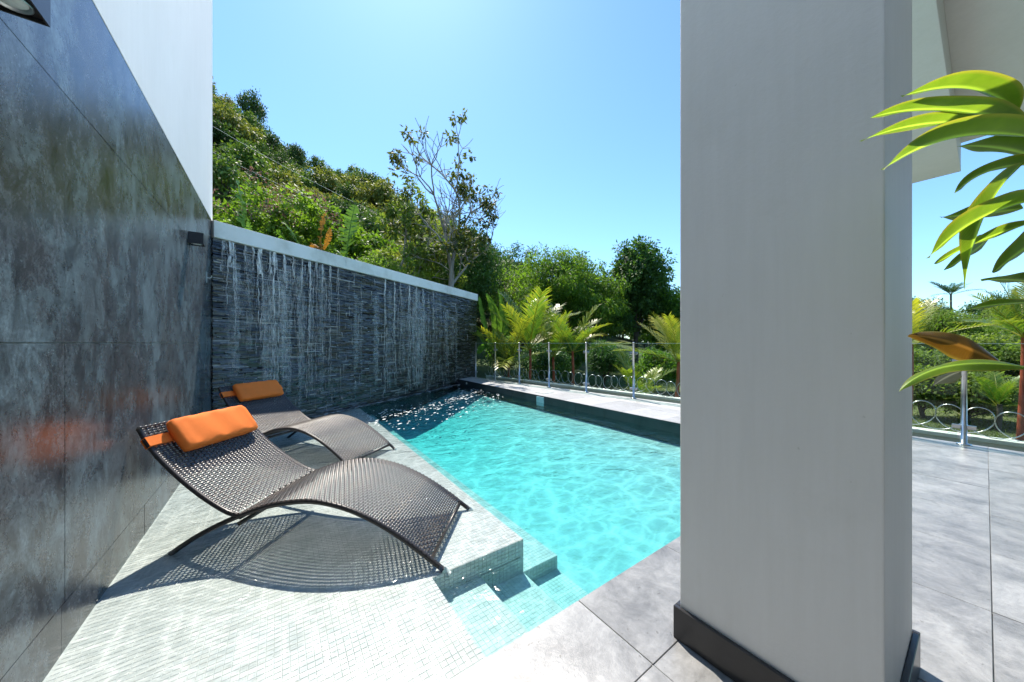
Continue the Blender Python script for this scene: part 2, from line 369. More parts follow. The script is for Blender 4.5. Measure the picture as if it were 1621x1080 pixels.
def groundmat():
    m, nt, n, l, p = nmat('garden_ground')
    t = noise(n, l, .35, 8, .65, pos(n)); r = ramp(n, [(.32, (.035,.05,.016)), (.5, (.07,.10,.025)), (.62, (.13,.15,.045)), (.75, (.20,.17,.10))]); l.new(t.outputs['Fac'], r.inputs['Fac'])
    t2 = noise(n, l, 9, 6, .7, pos(n)); r2 = ramp(n, [(.3, (.55,.55,.55)), (.7, (1.3,1.3,1.3))]); l.new(t2.outputs['Fac'], r2.inputs['Fac'])
    l.new(rgbmix(n, l, 1, r.outputs['Color'], r2.outputs['Color'], 'MULTIPLY'), p.inputs['Base Color']); p.inputs['Roughness'].default_value = .9
    bump(n, l, t2.outputs['Fac'], .6, .15, p)
    return m
M['ground'] = groundmat()
M['grass'] = leafmat('grass_blade', (.05,.09,.02), (.16,.20,.05), (1.3,1.5,.5), .35)

rng = np.random.default_rng(11)
random.seed(5)

# ------------------------------------------------------------------ terrain
KS = [-9, -.95, -.883, -.74, -.627, -.4, -.30, -.21, -.096, .05, .24, .5, 9]
AS = [62, 62, 58, 48, 41, 36, 31.0, 25.5, 18.5, 12, 5, 0, 0]
def hill(X, Y):
    X = np.asarray(X, float); Y = np.asarray(Y, float)
    l = X*CA - Y*SA; d = X*SA + Y*CA
    A = np.interp(l/np.maximum(d, 1), KS, AS)
    t = np.clip((d-17)/63, 0, 1)
    h = A*(t**1.08)
    h = np.where(d > 80, A*np.clip(1-(d-80)/260, 0, 1), h)
    n = np.sin(X*.21+1)*np.cos(Y*.17) + .6*np.sin(X*.47+Y*.39)
    return -0.75 + h + n*.9*np.clip(t*2, 0, 1)*np.clip(A/10, 0, 1)
gx = np.concatenate([np.linspace(-1600, -160, 10)[:-1], np.linspace(-160, 200, 120), np.linspace(200, 1600, 10)[1:]])
gy = np.concatenate([np.linspace(-1600, -60, 10)[:-1], np.linspace(-60, 260, 120), np.linspace(260, 1600, 10)[1:]])
GX, GY = np.meshgrid(gx, gy, indexing='ij')
mb = MB(); mb.grid(np.stack([GX, GY, hill(GX, GY)], -1))
g = mb.build('ground', M['ground'], smooth=True); tag(g, kind='structure')

# ------------------------------------------------------------------ pool and deck
XW, XP, YN, ZD = -0.70, 4.33, 0.965, 0.14           # house wall face, far coping face, near pool edge, deck level
P0 = np.array((-0.70, 5.717)); P1 = np.array((5.25, 9.475))
wd = P1-P0; WL = float(np.linalg.norm(wd)); wd /= WL; wnrm = np.array((wd[1], -wd[0]))   # wall direction and its normal towards the pool
def wallY(x): return P0[1] + (x-P0[0])*wd[1]/wd[0]
LX, LY, LZ = 1.26, 1.67, -0.03                       # ledge front, ledge notch, ledge level
mb = MB()
ye = lambda x: wallY(x)+.1
def slabtop(poly, z, t): mb.prism(poly, -.7, z, t)
mb.prism([(XW,LY),(.65,LY),(LX,LY),(LX,ye(LX)),(XW,ye(XW))], -.70, LZ-.001)
mb.prism([(XW,YN-.02),(.65,YN-.02),(.65,LY-.0005),(XW,LY-.0005)], -.70, LZ-.001)
mb.prism([(.6505,YN-.02),(.95,YN-.02),(.95,LY-.001),(.6505,LY-.001)], -.70, -.141)
mb.prism([(.9505,YN-.02),(LX,YN-.02),(LX,LY-.001),(.9505,LY-.001)], -.70, -.241)
mb.prism([(LX+.0005,YN-.02),(1.55,YN-.02),(1.55,LY-.001),(LX+.0005,LY-.001)], -.70, -.331)
mb.prism([(LX+.0005,LY),(1.55,LY),(1.55,ye(1.55)),(LX+.0005,ye(LX))], -.70, -.241)
basin = mb.build('pool_basin', M['poolgrout']); tag(basin, kind='structure')
xs = np.array([1.5505, 1.9, 2.4, 3.0, 3.7, XP+.01]); zs = np.array([-.40, -.46, -.43, -.34, -.24, -.15])
mb = MB(); mb.grid(np.array([[(x, YN-.02, z), (x, ye(x), z)] for x, z in zip(xs, zs)])); mb.build('pool_floor', M['deep'], basin, smooth=True)
# mosaic tiles with recessed grout: rows along a, columns along b
PT = .026
def tiles(o, a, b, na, nb, mask=None):
    o, a, b = (np.array(q, float) for q in (o, a, b))
    nn = np.cross(a, b); nn /= np.linalg.norm(nn)
    i, j = np.meshgrid(np.arange(na), np.arange(nb), indexing='ij'); i = i.ravel(); j = j.ravel()
    c = o + i[:, None]*a + j[:, None]*b
    if mask is not None:
        k = mask(c + .5*a + .5*b); c = c[k]
    g_ = .045
    base = [c + u*a + w*b for u, w in ((g_,g_),(1-g_,g_),(1-g_,1-g_),(g_,1-g_))]
    g2 = g_+.03
    top = [c + u*a + w*b + nn*.0012 for u, w in ((g2,g2),(1-g2,g2),(1-g2,1-g2),(g2,1-g2))]
    return np.stack(base+top, 1)         # n,8,3
TF = np.array([(4,5,6,7),(0,1,5,4),(1,2,6,5),(2,3,7,6),(3,0,4,7)])
def addtiles(mb, T):
    n = len(T)
    mb.add(T.reshape(-1, 3), (TF[None]+8*np.arange(n)[:, None, None]).reshape(-1, 4), np.repeat(rng.random(n), 5))
nx = int((LX-XW)/PT)+1
led = tiles((LX-nx*PT, YN-.02, LZ-.001), (PT,0,0), (0,PT,0), nx, 330,
            lambda c: (c[:,0] > XW) & (c[:,1] < wallY(c[:,0])+.05) & ~((c[:,0] > .65) & (c[:,1] < LY)) )
cen = led[:, 4:].mean(1)
dcam = cen[:, 0]*SA + cen[:, 1]*CA
px = HX + F*(cen[:, 0]*CA-cen[:, 1]*SA)/dcam; py = HY + F*(CAMH-cen[:, 2])/dcam
vis = (px > 60) & (px < 1000) & (py < 1085) & (cen[:, 1] > YN+.16)
order = np.argsort(np.where(vis, dcam, 1e9))[:300]
one = MB(); t0 = led[order[0]] - led[order[0]].mean(0); addtiles(one, t0[None])
me_tile = one.mesh('mosaic_tile', M['mosaic'])
for k in order: link('mosaic_tile', me_tile, basin, led[k].mean(0))
keep = np.ones(len(led), bool); keep[order] = False
mb = MB(); addtiles(mb, led[keep])
n1 = int((LY-YN)/PT)+1
ys = LY-n1*PT
addtiles(mb, tiles((.652, ys, -.141), (PT,0,0), (0,PT,0), 11, n1))
addtiles(mb, tiles((.952, ys, -.241), (PT,0,0), (0,PT,0), 11, n1))
addtiles(mb, tiles((1.262, ys, -.331), (PT,0,0), (0,PT,0), 11, n1))
addtiles(mb, tiles((1.262, LY, -.241), (PT,0,0), (0,PT,0), 11, 240, lambda c: c[:,1] < wallY(c[:,0])))
addtiles(mb, tiles((.652, LY-.0012, -.031-5*.0222), (PT,0,0), (0,0,.0222), 23, 5))               # ledge riser towards the steps
addtiles(mb, tiles((.952, LY-.0012, -.241), (PT,0,0), (0,0,.0222), 11, 5))
addtiles(mb, tiles((1.262, LY-.0012, -.331), (PT,0,0), (0,0,.0222), 11, 4))
addtiles(mb, tiles((.6515, ys, -.141), (0,PT,0), (0,0,.0222), n1, 5))
addtiles(mb, tiles((.9515, ys, -.241), (0,PT,0), (0,0,.0222), n1, 4))
addtiles(mb, tiles((1.2615, ys, -.331), (0,PT,0), (0,0,.0222), n1, 4))
addtiles(mb, tiles((1.2615, LY, -.241), (0,PT,0), (0,0,.0222), 240, 9, lambda c: c[:,1] < wallY(c[:,0])))
tag(mb.build('mosaic_facing', M['mosaic'], basin), kind='stuff')

# water body (closed, so that depth tints it)
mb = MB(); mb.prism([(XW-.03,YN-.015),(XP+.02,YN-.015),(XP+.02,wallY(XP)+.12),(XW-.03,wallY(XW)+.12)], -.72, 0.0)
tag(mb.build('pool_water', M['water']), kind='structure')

# deck: base, then tiles clipped to the paved area
def clip(poly, a, b):              # keep the left of a->b
    out = []
    side = lambda p: (b[0]-a[0])*(p[1]-a[1])-(b[1]-a[1])*(p[0]-a[0])
    for k in range(len(poly)):
        p, q = poly[k], poly[(k+1) % len(poly)]; sp, sq = side(p), side(q)
        if sp >= 0: out.append(p)
        if sp*sq < 0:
            t = sp/(sp-sq); out.append((p[0]+t*(q[0]-p[0]), p[1]+t*(q[1]-p[1])))
    return out
FB, FM, FE = (5.90,-3.2), (5.83,1.9), (4.93,8.95)   # fence line: near end, bend, end by the waterfall
OFF = .07
regA = [(-.70,-3.2),(5.98,-3.2),(5.91,YN),(-.70,YN)]
kX = lambda y: np.interp(y, [-3.2,1.9,8.95], [5.97,5.90,5.0])
regB = [(XP,YN+.0005),(float(kX(YN)),YN+.0005),(5.90,1.9),(5.01,8.95),(5.0,9.28),(XP,wallY(XP)-.01)]
mb = MB(); mb.prism(regA, -1.2, ZD-.005); mb.prism([(XP+.012,YN+.0005)]+regB[1:5]+[(XP+.012,wallY(XP+.012)-.01)], -1.2, ZD-.005)
deck = mb.build('pool_deck', M['grout']); tag(deck, kind='structure')
TS = .645; GAP = .0026
for i in range(-4, 10):
    for j in range(-6, 15):
        x0 = 1.012+(i-2)*TS; y0 = -.015+j*TS
        for reg, mt in ((regA, 'deck'), (regB, 'coping')):
            poly = [(x0+GAP/2,y0+GAP/2),(x0+TS-GAP/2,y0+GAP/2),(x0+TS-GAP/2,y0+TS-GAP/2),(x0+GAP/2,y0+TS-GAP/2)]
            for k in range(len(reg)):
                poly = clip(poly, reg[k], reg[(k+1) % len(reg)])
                if len(poly) < 3: break
            if len(poly) < 3: continue
            ar = abs(sum(poly[k][0]*poly[(k+1) % len(poly)][1]-poly[(k+1) % len(poly)][0]*poly[k][1] for k in range(len(poly))))/2
            if ar < .004: continue
            m_ = MB(); dz = random.uniform(-.0008, .0008)
            m_.prism(poly, ZD-.0045, ZD+dz)
            m_.build('deck_tile' if mt == 'deck' else 'coping_tile', M[mt], deck, bevel=.0012, seg=1)
# dark face tiles of the kerb towards the water
y = YN+.002
while y < wallY(XP)-.02:
    y2 = min(y+.645, wallY(XP)-.02)
    m_ = MB(); m_.box(XP-.006, y+.0015, -.3, XP+.0115, y2-.0015, ZD-.0055); m_.build('kerb_tile', M['kerb'], deck)
    y = y2
m_ = MB(); m_.box(XW, YN-.012, -.7, XP-.0065, YN-.0005+.0015, ZD-.0055); m_.build('edge_face', M['kerb'], deck)

# ------------------------------------------------------------------ house wall with dark panels
house = empty('house_wall', (XW, 1, 0)); tag(house, 'tall white house wall clad with dark marbled panels beside the pool', 'house wall')
def hb(mb_, name, mat, par, **k):
    o = mb_.build(name, mat, par, **k); o.matrix_parent_inverse = Matrix.Translation(-Vector(par.location)) if par.rotation_euler.z == 0 else par.matrix_world.inverted(); return o
mb = MB(); mb.box(-5.0, -3.2, -1.0, XW-.012, 5.79, 2.78); mb.box(-5.0, -3.2, 2.78, XW+.002, 5.79, 7.2)
hb(mb, 'plaster_wall', M['plaster'], house)
zr = [(-.12,.158),(.162,1.198),(1.202,2.198),(2.202,2.777)]
cuts = [[-3.2,.1,1.1,2.1,3.1,4.1,5.1,5.78], [-3.2,.12,2.125,4.12,5.78], [-3.2,.12,2.125,4.6,5.78], [-3.2,-.9,1.2,3.3,5.78]]
for (z0, z1), cs in zip(zr, cuts):
    for a, b in zip(cs[:-1], cs[1:]):
        m_ = MB(); px_ = random.uniform(0, .001); m_.box(XW-.0115, a+.0015, z0, XW+px_, b-.0015, z1); hb(m_, 'wall_panel', M['porcelain'], house)

# ------------------------------------------------------------------ waterfall wall
def wp(s, off, z): q = P0+wd*s+wnrm*off; return (q[0], q[1], z)
wf = empty('waterfall_wall', wp(WL/2, -.2, 0)); tag(wf, 'dark stacked slate waterfall wall with pale stone cap behind the loungers', 'waterfall wall')
W3 = np.array((wd[0], wd[1], 0)); N3 = np.array((wnrm[0], wnrm[1], 0)); Z3 = np.array((0,0,1.0))
mb = MB(); mb.obox(wp(.003, -.35, -.75), W3*(WL-.006), N3*.35, Z3*(2.555+.75)); hb(mb, 'core', M['slate'], wf)
bs = [0, 2.0, 3.45, 5.3, WL+.01]
for a, b in zip(bs[:-1], bs[1:]):
    m_ = MB(); m_.obox(wp(a+.001, -.40, 2.557), W3*(b-a-.002), N3*.455, Z3*.215); hb(m_, 'capstone', M['cap'], wf, bevel=.008)
strips = []
z = -.12
while z < 2.545:
    h = rng.choice([.008,.0105,.013,.017], p=[.25,.35,.27,.13]); h = min(h, 2.552-z)
    s = -rng.random()*.2
    while s < WL:
        ln = rng.choice([.06,.10,.16,.24,.34], p=[.12,.25,.3,.22,.11])*rng.uniform(.8, 1.2)
        a, b = max(s, .004), min(s+ln, WL-.002)
        if b-a > .02: strips.append((a, b, z, h))
        s += ln
    z += h+.0015
def strip_arr(a, b, z, h, pr, ti, yw):
    f0 = .001; p1, p2 = pr+yw, pr-yw
    return [wp(a+.0008, f0, z), wp(b-.0008, f0, z), wp(b-.0008, p2, z), wp(a+.0008, p1, z),
            wp(a+.0008, f0, z+h), wp(b-.0008, f0, z+h), wp(b-.0008, p2-ti, z+h-.0006), wp(a+.0008, p1-ti, z+h-.0006)]
SF = [(4,7,6,5),(3,2,6,7),(2,1,5,6),(0,3,7,4),(0,1,2,3)]
SF = [tuple(reversed(q)) for q in SF]
score = []
for k, (a, b, z, h) in enumerate(strips):
    m = (a+b)/2; q = P0+wd*m; d = q[0]*SA+q[1]*CA
    score.append((b-a)*h/d/d if z > .02 else 0)
big = set(np.argsort(score)[::-1][:300].tolist())
mb = MB()
for k, (a, b, z, h) in enumerate(strips):
    pr = float(rng.choice([.012,.018,.026,.036], p=[.35,.3,.2,.15])) + rng.uniform(-.003,.003)
    v = strip_arr(a, b, z, h, pr, rng.uniform(-.002, .0045)*h/.011, rng.uniform(-.004, .004)); tt = float(np.clip(rng.normal(.42, .27), 0, 1))
    if k in big:
        m_ = MB(); m_.add(v, SF, tt); hb(m_, 'slate_strip', M['slate'], wf)
    else: mb.add(v, SF, tt)
o = hb(mb, 'slate_facing', M['slate'], wf); o['kind'] = 'stuff'
# falling water
mb = MB()
def ribbon(s0, z0, z1, wid, alpha, wob=.015, n=None):
    n = n or max(3, int((z0-z1)/.035)); zz = np.linspace(z0, z1, n)
    ph = rng.random()*9
    ss = s0 + np.cumsum(rng.normal(0, wob*.35, n))
    ww = wid*(.55+.45*np.sin(zz*9+ph)**2)*np.linspace(1, .6, n)*rng.uniform(.7, 1.2, n)
    off = .042 + .006*np.sin(zz*40+ph)
    P = np.array([[wp(max(.01, a-w/2), o_, z_), wp(max(.012, a), o_+.006, z_), wp(max(.014, a+w/2), o_, z_)] for a, w, o_, z_ in zip(ss, ww, off, zz)])
    mb.grid(P, alpha)
for pxc, wid, z1, al in [(352,.05,1.9,.5),(364,.13,1.55,.95),(386,.05,1.8,.6),(398,.04,1.9,.6),(408,.09,1.2,1.0),(425,.06,1.3,.75),(432,.10,.5,1.0),(447,.07,1.5,.7),(462,.05,1.7,.75),(475,.05,1.2,.8),(487,.07,.9,.8),(498,.045,1.0,.8),(508,.05,1.1,.6),(520,.05,.9,.7),(533,.035,1.4,.6),(608,.06,.6,.8),(622,.06,.7,.8),(632,.04,.6,.8),(646,.06,.6,.85),(657,.06,.7,.8),(668,.05,.9,.7),(684,.04,1.2,.5)]:
    k = (pxc-HX)/F; A = CA-k*SA; B = -SA-k*CA
    s0 = -(A*P0[0]+B*P0[1])/(A*wd[0]+B*wd[1])
    ribbon(s0, 2.55, 2.55-.35*rng.uniform(.6, 1.3), wid*.75, al*1.2)
    for q in range(4): ribbon(s0+rng.normal(0, wid*.3), 2.54-rng.random()*.1, max(z1-rng.uniform(-.2, .6), .1), wid*rng.uniform(.13, .28), al*rng.uniform(.7, 1.4))
for k in range(46):                 # thin veils of water between the main threads
    s0 = float(rng.choice([rng.normal(1.3, .75), rng.normal(4.2, .8), rng.uniform(.2, 6)]))
    if .15 < s0 < WL-.3: ribbon(s0, rng.uniform(1.9, 2.54), rng.uniform(.05, 1.2), rng.uniform(.06, .22), rng.uniform(.10, .28), .004)
for k in range(1300):
    s0 = rng.uniform(.1, WL-.5)
    dens = .12+.85*np.exp(-((s0-1.3)/.8)**2)+.85*np.exp(-((s0-4.2)/.8)**2)
    if rng.random() > dens: continue
    z0 = rng.uniform(.15, 2.5); ribbon(s0, z0, z0-rng.uniform(.05, .28), rng.uniform(.003, .012), rng.uniform(.2, 1.2), .006, 4)
for k in range(260):                # white dashes of water material standing in for glints on stone edges
    a, b, z, h = strips[rng.integers(0, len(strips))]
    if z < .1 or b-a < .05: continue
    q0, q1 = sorted(rng.uniform(a, b, 2)); q1 = max(q1, q0+.03); o_ = .0375+rng.uniform(-.004, .003)
    P = np.array([[wp(q, o_, z+h*.55), wp(q, o_+.002, z+h*.8), wp(q, o_-.004, z+h)] for q in np.linspace(q0, q1, 4)])
    mb.grid(P, rng.uniform(.5, 1.6))
fw = mb.build('falling_water', M['stream']); tag(fw, 'thin white water streams and added white glint dashes on the dark slate wall', None, None, 'stuff')
# foam floating on the pool
mfoam = basic('white_foam', [(.75,.8,.8), (.85,.88,.88)], 20, .6, bs=0)
mb = MB()
def flake(x, y, r, el=1, ro=0):
    n = 8; an = np.linspace(0, 2*math.pi, n, endpoint=False); rr = r*rng.uniform(.55, 1.25, n)
    u = np.cos(an)*rr*el; v = np.sin(an)*rr
    P = np.stack([x+u*math.cos(ro)-v*math.sin(ro), y+u*math.sin(ro)+v*math.cos(ro), np.full(n, .003)], -1)
    mb.add(np.concatenate([P, P*[1,1,0]+[0,0,.0005]]), [tuple(range(8))])
wang = math.atan2(wd[1], wd[0])
for k in range(1900):
    s = rng.uniform(.4, 6.0); off = .04+abs(rng.normal(0, .06)); q = P0+wd*s+wnrm*off
    if q[0] < XP-.02: flake(q[0], q[1], rng.uniform(.006, .03), rng.uniform(1, 2.2), wang)
for k in range(650):                # broken lines of foam drifting off the fall
    s = rng.uniform(1.2, 5.2); line = rng.choice([1.15, 1.45, 2.0], p=[.45,.35,.2]); off = line+.12*math.sin(s*2.1+line)+rng.normal(0, .17)
    q = P0+wd*s+wnrm*off
    if LX-.2 < q[0] < XP-.1: flake(q[0], q[1], abs(rng.normal(0, .008))+.003, rng.uniform(1, 2.5), wang)
tag(mb.build('foam', mfoam), 'white foam flecks floating on the pool below the waterfall', None, None, 'stuff')

# ------------------------------------------------------------------ pillar and porch roof
pil = empty('pillar', (1.44, .385, ZD)); tag(pil, 'thick white plastered square pillar with black skirting on the deck', 'pillar')
mb = MB(); mb.box(1.182, .138, ZD-.005, 1.70, .632, 2.897); hb(mb, 'shaft', M['plaster'], pil, bevel=.004)
for (a, b, c, d) in ((1.166,.122,1.1815,.648),(1.7005,.122,1.716,.648),(1.182,.122,1.70,.1375),(1.182,.6325,1.70,.648)):
    m_ = MB(); m_.box(a, b, ZD+.001, c, d, ZD+.115); hb(m_, 'skirting', M['skirt'], pil, bevel=.002, seg=1)
roof = empty('porch_roof', (3, -1, 3.18)); tag(roof, 'white porch roof with a beam resting on the pillar', 'roof')
mb = MB(); mb.box(1.16, .14, 2.90, 5.54, .63, 3.178); hb(mb, 'beam', M['plaster'], roof, bevel=.004)
mb = MB(); mb.box(1.16, -3.2, 3.18, 5.54, .63, 3.42); hb(mb, 'roof_slab', M['plaster'], roof, bevel=.004)
rw = empty('unseen_dark_front', (2, -3.3, 0)); tag(rw, 'unseen dark front added behind the covered deck to darken the pillar side', 'house wall')  # out of view, added dark so the pillar's near side gets less light
mb = MB(); mb.box(-.65, -3.5, -.2, 6.0, -3.21, .2); mb.box(-.65, -3.5, 2.9, 6.0, -3.21, 3.42); hb(mb, 'plaster_wall', M['plaster'], rw)
for k in range(5):
    m_ = MB(); m_.box(-.6+k*1.3, -3.4, .201, .66+k*1.3, -3.36, 2.899); hb(m_, 'dark_pane', M['black'], rw)

# ------------------------------------------------------------------ small wall fittings
def wall_lamp(y, z, sz, label):
    r = empty('wall_lamp', (XW+.001, y+sz/2, z)); tag(r, label, 'wall lamp', 'box lamps on the dark panels')
    m_ = MB(); x0, x1 = 0.001, sz; h = sz/2
    m_.box(x0, -h, .012, x1, h, sz); m_.box(x0, -h, 0, x1, -h+.006, .0119); m_.box(x0, h-.006, 0, x1, h, .0119); m_.box(x1-.006, -h+.0061, 0, x1, h-.0061, .0119); m_.box(x0, -h+.0061, 0, x0+.006, h-.0061, .0119)
    m_.build('housing', M['black'], r)
    m_ = MB(); m_.lathe([(.034,.011),(.040,.004),(.043,.004),(.043,.011)], (sz/2, 0, 0), 24); m_.build('lens_ring', M['steel'], r, smooth=True)
    m_ = MB(); m_.lathe([(.0,.002),(.015,.003),(.028,.006),(.034,.0105)], (sz/2, 0, 0), 24); m_.build('lens', mlens, r, smooth=True)
    m_ = MB(); m_.box(-.0, -h*.8, .02, .0009, h*.8, sz-.01); m_.build('back_plate', M['black'], r)
mlens = basic('frosted_lens', [(.6,.62,.6), (.75,.77,.75)], 40, .15, bs=.2)
wall_lamp(1.585, 2.195, .112, 'larger looking black box downlight with round lens at the top corner of the picture')
wall_lamp(4.352, 2.153, .11, 'small black box lamp near the waterfall casting a long shadow')
r = empty('wall_hook', (XW+.001, 5.35, 1.98)); tag(r, 'small white metal hook on the dark wall next to the waterfall', 'hook')
m_ = MB(); m_.box(0, -.012, -.06, .006, .012, .07); m_.build('hook_plate', M['footcap'], r, bevel=.002)
m_ = MB(); m_.tube([(.006,0,0),(.03,0,-.003),(.045,0,.008),(.048,0,.03)], .005, 8); m_.build('hook_pin', M['footcap'], r, smooth=True)

# ------------------------------------------------------------------ sun loungers
LWID = .68
arch = np.array([(0,0),(.08,.055),(.179,.118),(.298,.181),(.434,.243),(.607,.306),(.77,.338),(.90,.344),(1.055,.318),(1.2,.267),(1.343,.195),(1.485,.105),(1.634,0.0)])
back = np.array([(-.2,.725),(-.10,.588),(.06,.446),(.219,.336),(.36,.262),(.445,.243)])
def spline(P, n):
    P = np.asarray(P, float); t = np.concatenate([[0], np.cumsum(np.linalg.norm(np.diff(P, axis=0), axis=1))])
    out = []
    Q = np.vstack([2*P[0]-P[1], P, 2*P[-1]-P[-2]])
    for x in np.linspace(0, t[-1], n):
        k = min(max(np.searchsorted(t, x)-1, 0), len(P)-2); u = (x-t[k])/(t[k+1]-t[k])
        p0, p1, p2, p3 = Q[k], Q[k+1], Q[k+2], Q[k+3]
        out.append(.5*((2*p1)+(-p0+p2)*u+(2*p0-5*p1+4*p2-p3)*u*u+(-p0+3*p1-3*p2+p3)*u**3))
    return np.array(out), t[-1]
def make_lounger():
    root = empty('sun_lounger')
    A, _ = spline(arch, 48); B, _ = spline(back, 30)
    for w in (.012, LWID-.012):
        m_ = MB(); m_.tube([(p[0], w, p[1]-.004) for p in A], .0145, 10); m_.build('arch_rail', M['frame'], root, smooth=True)
        m_ = MB(); m_.tube([(p[0], w, p[1]-.002) for p in B], .0135, 10); m_.build('back_rail', M['frame'], root, smooth=True)
        for (s, z, e) in ((0,0,-1),(1.634,0,1)):
            d2 = (A[0]-A[1]) if e < 0 else (A[-1]-A[-2]); d2 = d2/np.linalg.norm(d2)
            p = A[0] if e < 0 else A[-1]
            m_ = MB(); m_.tube([(p[0]-d2[0]*.012, w, p[1]-d2[1]*.012-.004), (p[0]+d2[0]*.03, w, p[1]+d2[1]*.03-.004)], .0165, 12); m_.build('foot_cap', M['footcap'], root, smooth=True)
    for (s, z) in (tuple(B[0]), (.44, .236), (.434, .20), (1.556, .055)):
        m_ = MB(); m_.tube([(s, .012, z-.004), (s, LWID-.012, z-.004)], .0125, 10); m_.build('cross_bar', M['frame'], root, smooth=True)
    def weave(poly, s_from, s_to, name):
        L, tot = spline(poly, 400)
        sel = L[(L[:, 0] >= s_from) & (L[:, 0] <= s_to)]
        seg = np.concatenate([[0], np.cumsum(np.linalg.norm(np.diff(sel, axis=0), axis=1))]); tot = seg[-1]
        pt = lambda q: np.stack([np.interp(q, seg, sel[:, 0]), np.interp(q, seg, sel[:, 1])], -1)
        pitch = .0150; nw = int(tot/pitch); cols = 27; cw = (LWID-.02)/cols
        mb = MB()
        wq = np.linspace(.004, LWID-.004, cols*3+1)
        for i in range(nw):                                   # strands across the width
            q0 = (i+.5)*pitch; amp = .0048*np.sin(math.pi*(wq-.01)/cw)*(1 if i % 2 else -1)
            rows = []
            for dq, dz in ((-.0050,-.0010),(0,.0014),(.0050,-.0010)):
                p = pt(np.array([q0+dq]))[0]; t_ = pt(np.array([q0+.004]))[0]-pt(np.array([q0-.004]))[0]; t_ /= np.linalg.norm(t_); nn = np.array((-t_[1], t_[0]))
                if nn[1] < 0: nn = -nn
                rows.append(np.stack([p[0]+nn[0]*(amp+dz), wq, p[1]+nn[1]*(amp+dz)+.010], -1))
            mb.grid(np.stack(rows, 0), np.clip(rng.normal(.45+.25*math.sin(i*.35), .18), 0, 1))
        qs = np.linspace(.001, tot-.001, nw*2)
        P = pt(qs); T_ = np.gradient(P, axis=0); T_ /= np.linalg.norm(T_, axis=1)[:, None]; N_ = np.stack([-T_[:, 1], T_[:, 0]], -1); N_ *= np.sign(N_[:, 1])[:, None]
        for j in range(cols):                                 # lengthwise strands
            w0 = .01+(j+.5)*cw; amp = -.0038*np.sin(math.pi*(qs/pitch-.5)+math.pi/2)*(1 if j % 2 else -1)*1.0
            rows = [np.stack([P[:, 0]+N_[:, 0]*(amp+dz), np.full(len(qs), w0+dw), P[:, 1]+N_[:, 1]*(amp+dz)+.010], -1) for dw, dz in ((-.0064,-.0006),(0,.001),(.0064,-.0006))]
            mb.grid(np.stack(rows, 0), np.clip(rng.normal(.4, .2), 0, 1))
        tag(mb.build(name, M['wicker'], root, smooth=True), kind='stuff')
    weave(back, -.21, .43, 'woven_backrest')
    weave(arch, .43, 1.555, 'woven_seat')
    # pillow: puffed block lying on the backrest
    n, m_ = 40, 26
    c = (B[0]*.38+B[5]*.62) ; tdir = B[7]-B[1]; tdir /= np.linalg.norm(tdir); nd = np.array((-tdir[1], tdir[0])); nd = nd if nd[1] > 0 else -nd
    c = B[0]+tdir*.13+nd*.050
    P = np.zeros((n, m_, 3))
    for i in range(n):
        u = -1+2*i/(n-1)
        endp = (1-abs(u)**16)**.5 if abs(u) < 1 else 0
        for j in range(m_):
            an = 2*math.pi*j/(m_-1); ca, sa_ = math.cos(an), math.sin(an)
            a_ = math.copysign(abs(ca)**.34, ca)*.112*(.86+.14*endp); b_ = math.copysign(abs(sa_)**.5, sa_)*.036*(.30+.70*endp)
            wr = .0022*math.sin(u*26+an*2)*abs(u)**4+.002*math.sin(u*9+an*3)+.0025*math.sin(u*17-an*5)*(abs(ca) > .6)
            q = c+tdir*a_+nd*(b_*(1+.16*(1-u*u))+wr)
            P[i, j] = (q[0], LWID*.5+.03+u*.262, q[1])
    mbp = MB(); P = np.concatenate([P[:1].mean(1, keepdims=True).repeat(m_, 1), P, P[-1:].mean(1, keepdims=True).repeat(m_, 1)], 0); mbp.grid(P); pl = mbp.build('pillow', M['orange'], root, smooth=True)
    mbs = MB()                                                # strap round the backrest
    Wn = 40; ww = np.linspace(-.006, LWID+.006, Wn); q0 = B[0]+tdir*.105
    top = [np.stack([np.full(Wn, (q0+tdir*o_+nd*.020)[0]), ww, np.full(Wn, (q0+tdir*o_+nd*.020)[1])], -1) for o_ in (-.03,.03)]
    bot = [np.stack([np.full(Wn, (q0+tdir*o_-nd*.018)[0]), ww, np.full(Wn, (q0+tdir*o_-nd*.018)[1])], -1) for o_ in (.03,-.03)]
    mbs.grid(np.stack(top+bot+[top[0]], 0)); mbs.build('strap', M['orange'], pl)
    return root
l1 = make_lounger()
l1.location = (-.522, 2.717, -.026); l1.rotation_euler = (0, 0, math.atan2(-.644, .767))
tag(l1, 'curved dark wicker lounger in front, its orange pillow in full sun', 'sun lounger', 'wicker loungers on the shallow ledge')
l2 = copy_tree(l1, kids_of())
l2.location = (-.426, 4.778, -.026); l2.rotation_euler = (0, 0, R(-52))
tag(l2, 'curved dark wicker lounger behind, pillow in the shade of the waterfall wall', 'sun lounger', 'wicker loungers on the shallow ledge')

medge = basic('polished_glass_edge', [(.55,.68,.62), (.68,.80,.74)], 4, .15, bs=0)
